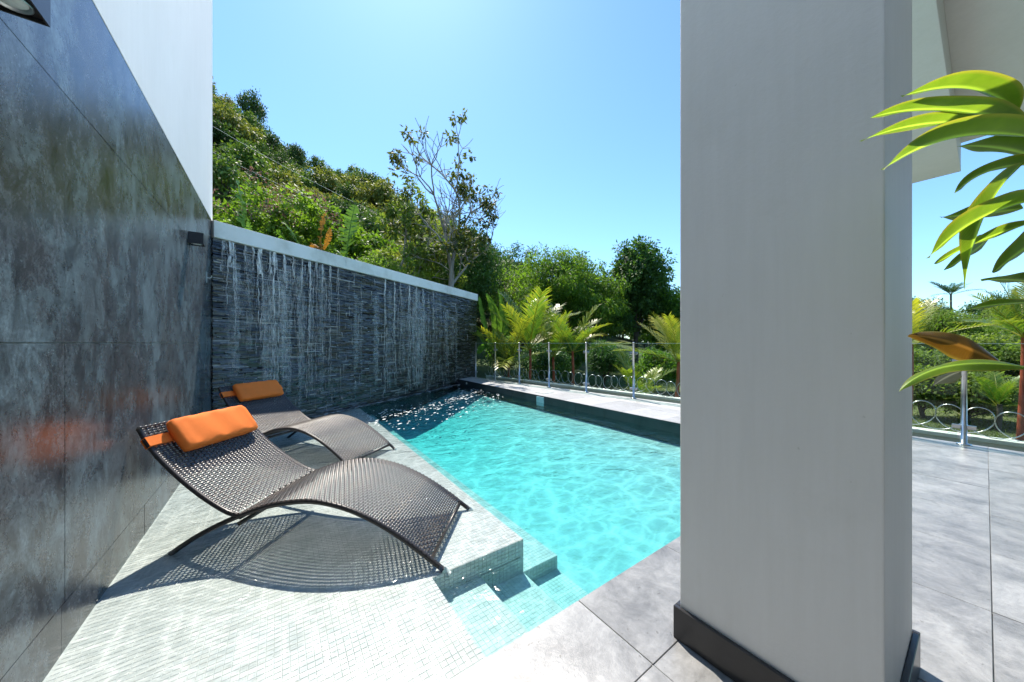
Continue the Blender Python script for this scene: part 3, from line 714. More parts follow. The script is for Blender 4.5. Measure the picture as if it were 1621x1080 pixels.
# ------------------------------------------------------------------ glass fence
fence = empty('glass_fence', (5.6, 4, ZD)); tag(fence, 'frameless glass fence with steel posts along the far side of the pool', 'fence')
def fpt(a, b, t): return (a[0]+(b[0]-a[0])*t, a[1]+(b[1]-a[1])*t)
posts = []
def px_on(a, b, pxc):
    k = (pxc-HX)/F; A = CA-k*SA; B = -SA-k*CA; dx, dy = b[0]-a[0], b[1]-a[1]
    t = -(A*a[0]+B*a[1])/(A*dx+B*dy); return fpt(a, b, t)
for pxc in (756, 784, 822, 869, 928, 1003): posts.append(px_on(FE, FM, pxc))
posts[0] = (4.93, 8.93)
posts += [px_on(FE, FM, 1103), FM, px_on(FM, FB, 1410), px_on(FM, FB, 1526), px_on(FM, FB, 1690), (5.88,-1.9), FB]
for (x, y) in posts:
    m_ = MB(); m_.tube([(x,y,ZD+.001),(x,y,1.205)], .021, 16); p_ = hb(m_, 'post', M['steel'], fence, smooth=True)
    m_ = MB(); m_.lathe([(.022,.012),(.05,.010),(.052,.0005)], (x,y,ZD+.0012), 20); q_ = m_.build('base_flange', M['steel'], p_, smooth=True); q_.matrix_parent_inverse = Matrix.Identity(4)
    m_ = MB(); m_.lathe([(0,.008),(.016,.006),(.022,0),(.0215,-.004)], (x,y,1.207), 16); m_.build('post_cap', M['steel'], p_, smooth=True)
for a, b in zip(posts[:-1], posts[1:]):
    d = np.array(b)-np.array(a); L = np.linalg.norm(d); d /= L; nn = np.array((-d[1], d[0]))
    if L < .2: continue
    o_ = np.array(a)+d*.04-nn*.005
    m_ = MB(); m_.obox((*o_, ZD+.05), (*(d*(L-.08)), 0), (*(nn*.010), 0), (0,0,1.19-ZD-.05)); gp = hb(m_, 'glass_panel', M['glass'], fence)
    m_ = MB(); m_.obox((*(o_+nn*.0005), 1.1905), (*(d*(L-.08)), 0), (*(nn*.009), 0), (0,0,.004)); e_ = m_.build('polished_edge', medge, gp); e_.matrix_parent_inverse = Matrix.Identity(4)
    for e in (0, 1):
        for z in (.30, .98):
            base_ = np.array(a)+d*(.018 if e == 0 else L-.078)
            m_ = MB(); m_.obox((*(base_-nn*.013), z+ZD-.14), (*(d*.06), 0), (*(nn*.026), 0), (0,0,.045)); hb(m_, 'clamp', M['steel'], fence, bevel=.006)
# fittings on the coping
r = empty('pool_skimmer_cover', (4.66, 5.42, ZD)); tag(r, 'pale square skimmer lid set in the far coping', 'skimmer lid')
m_ = MB(); m_.box(-.14,-.14,.0015,.14,.14,.006); m_.build('lid_frame', M['footcap'], r, bevel=.002); m_ = MB(); m_.lathe([(0,.009),(.10,.009),(.108,.0065)], (0,0,0), 24); m_.build('lid', M['footcap'], r, smooth=True)
r = empty('skimmer_mouth', (XP-.008, 5.15, .03)); tag(r, 'pale blue skimmer mouth in the dark kerb at the waterline', 'skimmer')
mblue = basic('pale_blue_plastic', [(.30,.52,.60), (.40,.62,.68)], 10, .35, bs=0)
m_ = MB(); m_.box(-.016,-.11,-.09,0,-.085,.085); m_.box(-.016,.085,-.09,0,.11,.085); m_.box(-.016,-.0849,.062,0,.0849,.085); m_.box(-.016,-.0849,-.09,0,.0849,-.07); m_.build('mouth_frame', mblue, r)
m_ = MB(); m_.box(-.008,-.084,-.069,-.002,.084,.061); m_.build('flap', mblue, r)
r = empty('pool_sensor', (XP-.008, 8.35, .07)); tag(r, 'tiny white round fitting on the kerb near the end of the waterfall', 'fitting')
m_ = MB(); m_.tube([(0,0,0),(-.012,0,0)], .03, 16); m_.build('disc', M['footcap'], r); m_ = MB(); m_.tube([(-.012,0,0),(-.02,0,0)], .012, 12); m_.build('plug', M['footcap'], r)

# ------------------------------------------------------------------ boundary wall and wire beyond the fence
b0, b1, b2 = (6.75,-4.0), (6.65,1.9), (5.75,9.6)
bw = empty('boundary_wall', (6.6, 2, -.7)); tag(bw, 'low pale boundary wall just outside the glass fence', 'wall')
mpale = basic('pale_green_paint', [(.42,.48,.42), (.55,.60,.54)], 2, .7)
for a, b in ((b0,b1),(b1,b2)):
    d = np.array(b)-np.array(a); L = np.linalg.norm(d); d /= L; nn = np.array((-d[1], d[0]))
    m_ = MB(); m_.obox((*(np.array(a)-nn*.06), -1.0), (*(d*(L-.01)), 0), (*(nn*.12), 0), (0,0,1.06)); hb(m_, 'wall_run', mpale, bw)
    m_ = MB(); m_.obox((*(np.array(a)-nn*.08), .062), (*(d*(L-.01)), 0), (*(nn*.16), 0), (0,0,.05)); hb(m_, 'wall_coping', M['cap'], bw, bevel=.006)
cw_ = empty('razor_wire', (6.6, 2, .12)); tag(cw_, 'coils of bright concertina wire along the low boundary wall', 'wire coil')
for a, b in ((b0,b1),(b1,b2)):
    a = np.array(a); b = np.array(b); d = b-a; L = np.linalg.norm(d); d /= L; nn = np.array((-d[1], d[0]))
    turns = L/.21; n_ = int(turns*26); t = np.linspace(0, 1, n_); ph = 2*math.pi*turns*t
    jit = .02*np.sin(t*L*3.1)
    cx = a[0]+d[0]*(L*t+.05*np.sin(ph))+nn[0]*.13*np.cos(ph); cyy = a[1]+d[1]*(L*t+.05*np.sin(ph))+nn[1]*.13*np.cos(ph)
    # loops lean along the wall so that they overlap as rings
    cx = a[0]+d[0]*(L*t+.155*np.cos(ph))+nn[0]*.05*np.sin(ph*.5); cyy = a[1]+d[1]*(L*t+.155*np.cos(ph))+nn[1]*.05*np.sin(ph*.5)
    m_ = MB(); m_.tube(np.stack([cx, cyy, .285+jit+.16*np.sin(ph)], -1), .0055, 5); hb(m_, 'wire_coil', M['steel'], cw_, smooth=True)

# ------------------------------------------------------------------ vegetation
def leaves(cent, rad, nper, size, r, droop=.3, tintbase=None, aspect=.42, squash=.75, spread=.22):
    n = len(cent); tot = n*nper
    c = np.repeat(np.asarray(cent), nper, 0); rr = np.repeat(np.broadcast_to(rad, (n,)), nper)
    u = r.normal(size=(tot, 3)); u /= np.linalg.norm(u, axis=1)[:, None]
    rad_ = rr*r.random(tot)**.45
    off = u*rad_[:, None]; off[:, 2] *= squash
    p = c+off
    d = u*.7+r.normal(size=(tot, 3))*.55; d[:, 2] -= droop; d /= np.linalg.norm(d, axis=1)[:, None]
    up = np.array((0,0,1.0))+r.normal(size=(tot, 3))*.45
    s = np.cross(d, up); s /= np.linalg.norm(s, axis=1)[:, None]+1e-9
    L = size*r.uniform(.65, 1.3, tot); w = L*aspect
    nrm = np.cross(s, d)
    a = p; b = p+d*(L*.45)[:, None]+s*(w*.5)[:, None]-nrm*(w*.12)[:, None]; e = p+d*L[:, None]; f = p+d*(L*.45)[:, None]-s*(w*.5)[:, None]-nrm*(w*.12)[:, None]
    V = np.stack([a, b, e, f], 1).reshape(-1, 3)
    tb = np.repeat(r.uniform(.25, .7, n) if tintbase is None else tintbase, nper)
    return V, np.arange(tot*4).reshape(-1, 4), np.clip(tb+r.normal(0, spread, tot), 0, 1)
def clumps(R3, n, r, lobes=7, low=-.55):
    R3 = np.array(R3, float)
    lc = r.normal(size=(lobes, 3)); lc /= np.linalg.norm(lc, axis=1)[:, None]; lc[:, 2] = np.abs(lc[:, 2])*.9-.25
    lc = np.vstack([lc*.55, [[0,0,.1]]])
    k = r.integers(0, len(lc), n)
    u = r.normal(size=(n, 3)); u /= np.linalg.norm(u, axis=1)[:, None]
    p = lc[k]+u*(r.uniform(.30, .52, n))[:, None]
    p = p[p[:, 2] > low]
    return p*R3
def tree_mesh(name, height, R3, cz, nc, nper, size, mat, bark, seed, tr=.12, droop=.3, aspect=.42, crad=None, lobes=7, extra=None, squash=.75):
    r = np.random.default_rng(seed)
    cl = clumps(R3, nc, r, lobes); cl[:, 2] += cz
    mb = MB(); V, Fq, T = leaves(cl, (crad or min(R3)*.24)*r.uniform(.7, 1.3, len(cl)), nper, size, r, droop, None, aspect, squash)
    mb.add(V, Fq, T); crown = mb.mesh('crown', mat)
    mb = MB(); top = np.array((r.normal(0, .1), r.normal(0, .1), cz))
    n_ = 7; pts = np.array([np.array((0,0,-.4))*(1-t)+top*t+np.array((math.sin(t*5+seed)*.06, math.cos(t*4+seed)*.06, 0))*height*.1 for t in np.linspace(0, 1, n_)])
    mb.tube(pts, np.linspace(tr*1.25, tr*.55, n_), 8)
    for k in r.choice(len(cl), min(len(cl), 16), replace=False):
        t0 = r.uniform(.45, .95); st = pts[0]*(1-t0)+top*t0; en = cl[k]; md = (st+en)/2+r.normal(0, .08, 3)*height*.1-np.array((0,0,.05*height))
        mb.tube([st, md*.9+st*.1, (md+en)/2+np.array((0,0,.02)), en], [tr*.42, tr*.3, tr*.2, tr*.07], 5)
    trunk = mb.mesh('trunk', bark, True)
    fl = None
    if extra:
        mb = MB(); sel = cl[(cl[:, 2] > cz+.05*R3[2])]; sel = sel[r.random(len(sel)) < extra[0]]; sel = sel+np.array((0,0,min(R3)*.2))
        V, Fq, T = leaves(sel, min(R3)*.17, extra[1], extra[2], r, -.2, None, .6, .5); mb.add(V, Fq, T); fl = mb.mesh('blossom', extra[3])
    return crown, trunk, fl
def place_tree(name, meshes, loc, rz, sc_, label, cat, group=None):
    r_ = empty(name, loc, rz); r_.scale = sc_ if hasattr(sc_, '__len__') else (sc_,)*3
    tag(r_, label, cat, group)
    link('trunk', meshes[1], r_); link('crown', meshes[0], r_)
    if meshes[2]: link('blossom', meshes[2], r_)
    return r_
def gz(x, y): return float(hill(x, y))
def by_px(x, d): return W((x-HX)*d/F, d)

# --- near and middle trees: pixel column, depth, pixel of crown top, width in pixels
def near_tree(name, label, px_, d, ytop, wpx, hfrac, mat, seed, nc, nper, size, bark='darkbark', droop=.3, aspect=.42, extra=None, lobes=7, depth=1.0, cat='tree', group=None, crad=None, squash=.75):
    X, Y = by_px(px_, d); z0 = gz(X, Y); ztop = CAMH-(ytop-HY)*d/F
    H = ztop-z0; rx = wpx*d/F/2; rz_ = H*hfrac/2
    ms = tree_mesh(name, H, (rx/1.0, rx*depth, rz_), H-rz_*.98, nc, nper, size, M[mat], M[bark], seed, max(.05, H*.018), droop, aspect, crad, lobes, extra, squash)
    r_ = place_tree(name, ms, (X, Y, z0), -YAW, 1, label, cat, group); return r_
near_tree('flowering_tree', 'broad leafy tree with brownish flower heads above the left end of the waterfall wall', 405, 13, 258, 250, .75, 'leaf_bright', 21, 130, 110, .20, aspect=.5, extra=(.45, 70, .09, M['flower']), crad=.42)
near_tree('broadleaf_tree', 'round leafed green tree standing behind the dried orange banana leaf', 545, 19, 292, 150, .9, 'leaf_bright', 22, 110, 100, .24, aspect=.6, crad=.5)
near_tree('broadleaf_tree', 'dense green tree between the flowering tree and the round leafed one', 465, 21, 300, 150, .9, 'leaf_mango', 29, 100, 100, .26, aspect=.5, crad=.5)
near_tree('bright_shrub', 'bright yellow green bush rising over the middle of the waterfall wall', 610, 13, 362, 110, .8, 'leaf_bright', 23, 70, 120, .12, aspect=.35, crad=.3, cat='bush')
near_tree('mango_tree', 'dark rounded tree behind the tall bare limbed tree', 735, 21, 345, 150, .95, 'leaf_dark', 24, 190, 130, .20, droop=.6, aspect=.32, crad=.55)
near_tree('mango_tree', 'smaller dark rounded tree left of the bare limbed trunk', 670, 19, 380, 90, .95, 'leaf_mango', 34, 90, 130, .18, droop=.6, aspect=.32, crad=.5)
near_tree('mango_tree', 'broad dome shaped mango tree above the row of red stemmed palms', 872, 20, 388, 215, .98, 'leaf_mango', 25, 330, 150, .19, droop=.8, aspect=.3, crad=.6, lobes=9)
near_tree('broadleaf_tree', 'tall upright dark tree just left of the white pillar', 1005, 21, 362, 118, .98, 'leaf_dark', 26, 230, 110, .22, aspect=.5, crad=.55, lobes=10)
near_tree('broadleaf_tree', 'leafy tree partly hidden behind the left edge of the pillar', 1085, 20, 425, 110, .98, 'leaf_mango', 27, 150, 120, .2, aspect=.45, crad=.5)
near_tree('broadleaf_tree', 'distant dark tree between the rounded tree and the mango dome', 812, 36, 378, 110, .95, 'leaf_dark', 28, 120, 110, .3, aspect=.4, crad=.8)
near_tree('broadleaf_tree', 'distant airy tree peeking over the top of the mango dome', 905, 38, 382, 80, .9, 'leaf_dark', 30, 60, 90, .3, aspect=.4, crad=.8)
near_tree('broadleaf_tree', 'distant low tree in the gap between mango dome and tall dark tree', 948, 40, 428, 60, .95, 'leaf_olive', 31, 60, 90, .3, aspect=.4, crad=.8)
for px_, d, yt, w, mt, sd_, lab in ((1475,18,474,90,'leaf_olive',41,'pale feathery bush behind the fence beside the pillar'),(1540,17,470,150,'leaf_bright',42,'wide feathery bright bush beyond the fence on the far right'),(1615,20,462,120,'leaf_olive',43,'olive bush behind the red stemmed palm on the far right'),
    (1460,42,455,60,'leaf_dark',44,'dark distant tree right beside the pillar edge'),(1590,45,452,90,'leaf_dark',45,'dark distant tree near the right border of the picture')):
    near_tree('garden_bush' if d < 40 else 'broadleaf_tree', lab, px_, d, yt, w, .95, mt, sd_, 110, 120, .16 if d < 40 else .3, aspect=.22 if d < 40 else .4, droop=.5, cat='bush' if d < 40 else 'tree', crad=.45 if d < 40 else .8)
for px_, d, yt, w, sd_, lab in ((1470,8.6,575,90,59,'low leafy bush behind the glass right beside the pillar'),(1540,8.2,590,110,60,'low spreading bush behind the foot of the steel post'),(1490,11,528,120,51,'dark glossy hedge bush seen through the glass beside the steel post'),(1575,9.6,520,150,52,'rounded glossy hedge bush right of the steel post'),(1650,8.8,530,150,53,'glossy hedge bush cut by the right border of the picture')):
    near_tree('hedge_bush', lab, px_, d, yt, w, 1.0, 'leaf_olive', sd_, 90, 130, .09, aspect=.55, cat='bush', crad=.28)
for px_, d, yt, w, sd_, mt, lab in ((800,15,520,70,54,'leaf_mango','low green shrub behind the banana plant by the fence'),(862,14,530,80,55,'leaf_dark','low dark shrub between the first two red stemmed palms'),(955,14,535,90,56,'leaf_dark','low dark shrub behind the glass in front of the tall dark tree'),(1035,13,548,80,57,'leaf_mango','low leafy shrub behind the glass near the pillar'),(905,16,525,60,58,'leaf_mango','low shrub behind the second red stemmed palm')):
    near_tree('garden_shrub', lab, px_, d, yt, w, 1.0, mt, sd_, 70, 110, .12, aspect=.4, cat='bush', crad=.3)

# --- tall sparse tree
def sparse_tree(name, label, px_, d, ytop, spreadpx, seed, lf, lean=0, nsplit=5, leafn=26, leafy=1.0, bark='bark', bare=.5):
    r = np.random.default_rng(seed); X, Y = by_px(px_, d); z0 = gz(X, Y); H = CAMH-(ytop-HY)*d/F-z0
    root = empty(name, (X, Y, z0), -YAW); tag(root, label, 'tree')
    mb = MB(); tips = []
    def grow(p, dr, ln, rad, lev):
        n = 5 if lev > 1 else 4
        pts = [p]; q = dr.copy()
        for k in range(n):
            q = q+r.normal(0, .13, 3)+np.array((0,0,.05)); q /= np.linalg.norm(q); pts.append(pts[-1]+q*ln/n)
        mb.tube(pts, np.linspace(rad, rad*.66, n+1), 7 if rad > .03 else 4, cap=False)
        if lev == 0: tips.append(pts[-1]); return
        nb = 2 if lev >= nsplit-1 else r.integers(2, 4)
        a0 = r.uniform(0, 6.28)
        for b in range(nb):
            an = a0+b*2*math.pi/nb+r.normal(0, .3); sp = r.uniform(.30, .75)
            s1 = np.cross(q, (0,0,1.0) if abs(q[2]) < .95 else (1.0,0,0)); s1 /= np.linalg.norm(s1); s2 = np.cross(q, s1)
            nd_ = q*math.cos(sp)+(s1*math.cos(an)+s2*math.sin(an))*math.sin(sp); grow(pts[-1], nd_, ln*r.uniform(.62, .86), rad*.64, lev-1)
        if lev >= 1:
            for b in range(1 if lev < 3 else 2):
                k = r.integers(1, n); an = r.uniform(0, 6.28); s1 = np.cross(q, (1.0,0,.2)); s1 /= np.linalg.norm(s1); s2 = np.cross(q, s1)
                nd_ = q*.55+(s1*math.cos(an)+s2*math.sin(an))*.8; grow(pts[k], nd_/np.linalg.norm(nd_), ln*.55, rad*.42, max(0, lev-2))
    tr = H*.0155
    nT = 9; pts = np.array([(lean*t*H+math.sin(t*4+1)*.01*H, .006*H*math.sin(t*7), -.5+t*(H*.50+.5)) for t in np.linspace(0, 1, nT)])
    mb.tube(pts, np.linspace(tr*1.2, tr*.72, nT), 10)
    for (an, sp, s0, k0) in ((.2,.24,.27,-1),(2.9,.20,.27,-1),(5.4,.45,.22,-2),(.8,.62,.20,-2)):
        grow(pts[k0], np.array((math.cos(an)*math.sin(sp), math.sin(an)*math.sin(sp)*.8, math.cos(sp))), H*s0*.72, tr*.55*(1 if k0 == -1 else .7), nsplit-1)
    tp = np.array(tips)
    mb.mesh; o = mb.build('trunk', M[bark], root, smooth=True)
    mb2 = MB()
    cl = tp[r.random(len(tp)) < leafy]
    # whole twig groups are bare, others keep their leaves
    key = np.sin(cl[:, 0]*1.7+seed)+np.sin(cl[:, 2]*1.3)+np.cos(cl[:, 1]*1.9)
    cl = cl[key > np.quantile(key, bare)]
    V, Fq, T = leaves(cl, .24*d/15, leafn, .21*d/15, r, .5, None, .45); mb2.add(V, Fq, T); mb2.build('crown', M[lf], root)
    bb = tp.max(0); return root
sparse_tree('tall_tree', 'tall half bare tree with pale forked trunk standing over the waterfall wall', 714, 15, 246, 170, 75, 'leaf_sparse', .012, 5, 26, .6)
sparse_tree('slender_tree', 'slender leafy tree with grey trunk left of the tall half bare tree', 632, 15.5, 318, 80, 12, 'leaf_olive', .0, 4, 60, 1.0, 'bark', .05)

# --- palms
def frond(mb, base, az, el, L, r, nl=27, ll=.46, droop=.9, tint=.35):
    n = 12; P = []; q = np.array(base, float); e = el
    for k in range(n+1):
        P.append(q.copy()); q = q+np.array((math.cos(az)*math.cos(e), math.sin(az)*math.cos(e), math.sin(e)))*L/n; e -= droop/n*(.4+1.2*k/n)
    P = np.array(P); mb.tube(P, np.linspace(.016, .004, n+1)*L/1.4, 5, t=.6)
    T = np.gradient(P, axis=0); T /= np.linalg.norm(T, axis=1)[:, None]
    for k in range(nl):
        t = .16+.84*k/(nl-1); i = t*n; i0 = min(int(i), n-1); u = i-i0
        p = P[i0]*(1-u)+P[i0+1]*u; tg = T[i0]*(1-u)+T[i0+1]*u
        sd_ = np.cross(tg, (0,0,1.0)); sd_ /= np.linalg.norm(sd_)+1e-9; up = np.cross(sd_, tg)
        le = ll*(.55+.45*math.sin(math.pi*min(1, t*.95+.08)))*L/1.4; w = .0135*L/1.4
        for sg in (-1, 1):
            dr = sd_*sg*.72+tg*(.62+.35*t)+up*r.uniform(.12, .38); dr /= np.linalg.norm(dr)
            m1 = p+dr*le*.5; tip = p+dr*le*.97-np.array((0,0,le*r.uniform(.04, .28)))
            wv = np.cross(dr, up); wv /= np.linalg.norm(wv)+1e-9; wv = wv*w
            tt = np.clip(tint+r.normal(0, .12)+.35*(t-.5), 0, 1)
            mb.add([p-wv*.4, p+wv*.4, m1+wv, m1-wv, tip], [(0,1,2,3)], tt); mb.f.append(np.array([[3,2,4]])+mb.n-5); mb.t.append(np.full(1, min(1, tt+.15)))
def palm(name, label, px_, d, ycrown, L, seed, nf=9, stems='redstem', group=None, rad=.045, z0=None, tint=.16, matl='palm', elmax=1.45):
    r = np.random.default_rng(seed); X, Y = by_px(px_, d); z0 = gz(X, Y) if z0 is None else z0; zc = CAMH-(ycrown-HY)*d/F-z0
    root = empty(name, (X, Y, z0)); tag(root, label, 'palm', group)
    mb = MB(); n_ = 10
    mb.tube([(math.sin(k*.5+seed)*.03, math.cos(k*.4)*.02, -.3+(zc+.3)*k/(n_-1)) for k in range(n_)], np.linspace(rad*1.25, rad*.8, n_), 10); mb.build('trunk', M[stems], root, smooth=True)
    for k in range(nf):
        m_ = MB(); el = r.uniform(.8, elmax) if k < nf*.7 else r.uniform(.2, .7)
        frond(m_, (0,0,zc-.05), k*2.4+r.normal(0, .25), el, L*r.uniform(.8, 1.15), r, droop=r.uniform(.25, .9), tint=tint+r.choice([-.1,0,.05,.45], p=[.4,.3,.2,.1])); m_.build('frond', M[matl], root)
    return root
palm('lipstick_palm', 'red stemmed palm with yellowing fronds nearest the banana plant', 838, 10.6, 552, 2.0, 61, 11)
palm('lipstick_palm', 'red stemmed palm with tall upright green frond, middle of the fence row', 906, 10.2, 556, 1.5, 62, 11)
palm('lipstick_palm', 'low red stemmed palm between the first and second tall ones', 876, 10.9, 565, 1.35, 63, 9)
palm('lipstick_palm', 'small yellow palm at the fence beside the banana plant', 806, 10.6, 575, 1.5, 64, 9, tint=.5)
palm('lipstick_palm', 'short bushy palm seen through the glass left of the pillar', 1010, 8.6, 635, 1.35, 65, 10)
palm('lipstick_palm', 'yellow tipped palm half hidden by the left edge of the pillar', 1072, 8.4, 570, 1.5, 66, 10, tint=.45)
palm('lipstick_palm', 'red stemmed palm at the right border with green feathery fronds', 1620, 6.4, 530, 1.25, 67, 10, rad=.055, tint=.12)
palm('lipstick_palm', 'yellow green palm just right of the pillar behind the fence', 1440, 7.4, 545, 1.15, 68, 9, tint=.3)
palm('lipstick_palm', 'low green palm behind the glass right of the steel post', 1580, 7.4, 640, .8, 69, 8, 'darkbark', tint=.1)
palm('coconut_palm', 'distant coconut palm standing above the bushes on the right', 1505, 48, 466, 2.4, 70, 13, 'darkbark', rad=.12, tint=.05, matl='leaf_dark', elmax=1.0)

# --- bananas
def blade(mb, pts, wid, r, tint=.5, torn=.25, fold=.15):
    P = np.array(pts, float); n = len(P); T = np.gradient(P, axis=0); T /= np.linalg.norm(T, axis=1)[:, None]
    prof = np.array([math.sin(math.pi*min(1, max(0.0, .06+.92*k/(n-1))))**.55 for k in range(n)])*wid/2
    for sg in (-1, 1):
        for k in range(n-1):
            sd_ = np.cross(T[k], (0,0,1.0)+np.array((.25,.1,0))); sd_ /= np.linalg.norm(sd_)+1e-9; up = np.cross(sd_, T[k])
            j = r.uniform(-1, 1)*torn
            dr = sd_*sg+T[k]*(.25+j*.3)+up*(-fold+j*.5); 
            g_ = .5*(1-r.random()*torn*.7)
            a, b = P[k], P[k+1]; c_ = b*(.5+g_)+a*(.5-g_)+dr*prof[k+1]*r.uniform(.92, 1.04); d_ = a*(.5+g_)+b*(.5-g_)+dr*prof[k]*r.uniform(.92, 1.04)
            mb.add([a, b, c_, d_], [(0,1,2,3)], np.clip(tint+r.normal(0, .1), 0, 1))
    mb.tube(P, np.linspace(.02, .005, n)*wid/.4, 5, t=.9)
def banana(name, label, px_, d, defs, seed, matl='banana', stem=True, cat='banana plant'):
    r = np.random.default_rng(seed); X, Y = by_px(px_, d); z0 = gz(X, Y); root = empty(name, (X, Y, z0)); tag(root, label, cat)
    O = np.array((X, Y, z0))
    lows = min(CAMH-(q[1]-HY)*d/F for (q, *_rest) in defs)
    if stem:
        mb = MB(); mb.tube([(0,0,-.3),(.03,0,(lows-z0)*.5),(0,0,lows-z0)], [.11,.09,.06], 10); mb.build('trunk', M['leaf_stem'], root, smooth=True)
    for (b_, m1, t_, wpx, tint, torn, dd) in defs:
        pb, pm, pt = (np.array(at(q[0], q[1], d+e))-O for q, e in ((b_, 0), (m1, dd*.5), (t_, dd)))
        tt = np.linspace(0, 1, 22)[:, None]; c = 2*pm-.5*(pb+pt)
        m_ = MB(); blade(m_, (1-tt)**2*pb+2*tt*(1-tt)*c+tt*tt*pt, wpx*d/F, r, tint, torn); m_.build('leaf', M[matl], root)
M['leaf_stem'] = basic('banana_stem', [(.10,.13,.04), (.20,.20,.08)], 5, .5)
banana('banana_plant', 'banana plant with broad upright leaves at the right end of the waterfall wall', 782, 11.3,
       [((786,545),(785,500),(770,465),20,.5,.12,-.3),((790,545),(797,500),(789,458),22,.55,.08,.2),((780,550),(768,510),(759,470),22,.7,.15,.1),((786,552),(810,520),(835,512),16,.5,.2,.3),((778,560),(760,530),(752,525),16,.5,.2,-.2),((782,560),(770,545),(757,560),18,.6,.2,.3)], 71)
banana('banana_plant', 'torn pale banana leaves near the left end of the waterfall wall', 384, 10.5, [((388,385),(386,340),(376,285),24,.75,.9,.2),((390,392),(396,372),(392,345),14,.4,.6,-.2)], 72)
banana('banana_plant', 'drooping torn banana leaf with bright midrib over the waterfall cap', 455, 10.5, [((474,402),(466,372),(448,352),22,.35,.6,.1),((466,400),(446,372),(434,368),20,.3,.5,-.3)], 73)
banana('banana_plant', 'tall ragged blue green banana leaf behind the middle of the waterfall wall', 552, 11.5, [((548,425),(552,375),(562,325),30,.45,.8,.2),((545,430),(540,405),(530,395),14,.5,.5,.3)], 74)
banana('banana_plant', 'dried orange banana leaf hanging beside the ragged green leaf', 512, 11.5, [((510,400),(508,375),(514,338),13,.6,1.0,.2),((512,395),(520,377),(522,360),9,.8,.9,0),((508,402),(500,388),(492,392),12,.7,.9,.2)], 75, 'drybanana')

# --- forest on the hill: six shared crowns, each tree its own object
kinds = []
for k, (mt, R3, sz, nc) in enumerate((('hill1',(3.2,3.2,2.8),.42,70),('hill2',(2.9,2.9,2.4),.40,60),('hill3',(3.4,3.4,3.4),.42,75),('hill1',(2.5,2.5,3.2),.40,60),('hill3',(2.6,2.6,2.2),.38,55),('hill2',(3.6,3.6,2.6),.44,70))):
    kinds.append(tree_mesh('hillside_tree', 6, R3, 4.0 if k != 3 else 4.6, nc, 42, sz, M[mt], M['darkbark'], 200+k, .16, .4, .5, min(R3)*.27, 8))
KL = ['green rounded tree', 'olive spreading tree', 'large dark tree', 'narrow upright green tree', 'small dark tree', 'wide olive tree']
r = np.random.default_rng(9); pts = []
tries = 0
while len(pts) < 288 and tries < 30000:
    tries += 1
    k = r.uniform(-.98, .42); d = 24+r.random()**.8*68
    X, Y = W(k*d, d)
    if np.interp(k, KS, AS) < 5 and d < 60: continue
    ms = 3.0+d*.018
    if all((X-a)**2+(Y-b)**2 > ms*ms for a, b in pts): pts.append((X, Y))
for (X, Y) in pts:
    k = int(r.integers(0, 6)); s = r.uniform(.72, 1.2); d = X*SA+Y*CA
    kk = (X*CA-Y*SA)/d; row = ('low on', 'halfway up', 'high on')[min(2, int((d-24)/23))]
    col = 'beside the white house wall' if kk < -.78 else 'above the flowering tree' if kk < -.55 else 'left of the slender tree' if kk < -.40 else 'behind the tall half bare tree' if kk < -.12 else 'behind the mango trees'
    place_tree('hillside_tree', kinds[k], (X, Y, gz(X, Y)-.8), r.uniform(0, 6.28), (s*r.uniform(.9, 1.15), s*r.uniform(.9, 1.15), s*r.uniform(.85, 1.25)), KL[k]+' '+row+' the slope '+col, 'tree', 'trees on the wooded hillside')
X, Y = by_px(392, 74); place_tree('hilltop_tree', kinds[2], (X, Y, gz(X, Y)-.5), 1.0, (1.0,1.0,1.75), 'tallest dark tree standing out on the ridge of the hill', 'tree')
X, Y = by_px(470, 70); place_tree('hilltop_tree', kinds[4], (X, Y, gz(X, Y)+.2), 2.0, (.8,.8,1.35), 'thin dark tree leaning over the lower ridge of the hill', 'tree')
# flat far tree belt on the right and behind
for i in range(40):
    k = -.05+i*.045; d = r.uniform(50, 75); X, Y = W(k*d, d); kk = int(r.integers(0, 6)); s = r.uniform(.9, 1.3)
    place_tree('far_tree', kinds[kk], (X, Y, gz(X, Y)-2.2), r.uniform(0, 6.28), s, 'far tree in the belt closing the garden beyond the fence', 'tree', 'far trees beyond the garden')
# lawn grass beyond the fence
n = 60000; r = np.random.default_rng(3)
gxp = r.uniform(6.9, 26, n); gyp = r.uniform(-6, 14, n); gp = np.stack([gxp, gyp, hill(gxp, gyp)], -1)
az = r.uniform(0, 6.28, n); h = r.uniform(.03, .11, n); w = .006+.006*r.random(n)
sx = np.stack([np.cos(az)*w, np.sin(az)*w, 0*az], -1); tp = gp+np.stack([r.normal(0, .05, n), r.normal(0, .05, n), h], -1)
mb = MB(); mb.add(np.stack([gp-sx, gp+sx, tp], 1).reshape(-1, 3), np.arange(3*n).reshape(-1, 3), r.random(n))
tag(mb.build('grass', M['grass']), 'rough lawn grass in the garden beyond the boundary wall', None, None, 'stuff')
# power lines along the hill
for k, (ya, yb) in enumerate(((222,392),(246,412),(178,380))):
    a = at(300, ya, 32); b = at(700, yb, 44); mb = MB()
    mb.tube([tuple(a.lerp(b, t)-Vector((0,0,1.6*4*t*(1-t)*.5))) for t in np.linspace(0, 1, 24)], .014, 5)
    tag(mb.build('power_line', M['cap'], smooth=True), ('middle', 'lowest', 'highest')[k]+' of the thin pale power lines crossing the hillside', 'cable', 'power lines crossing the hillside')

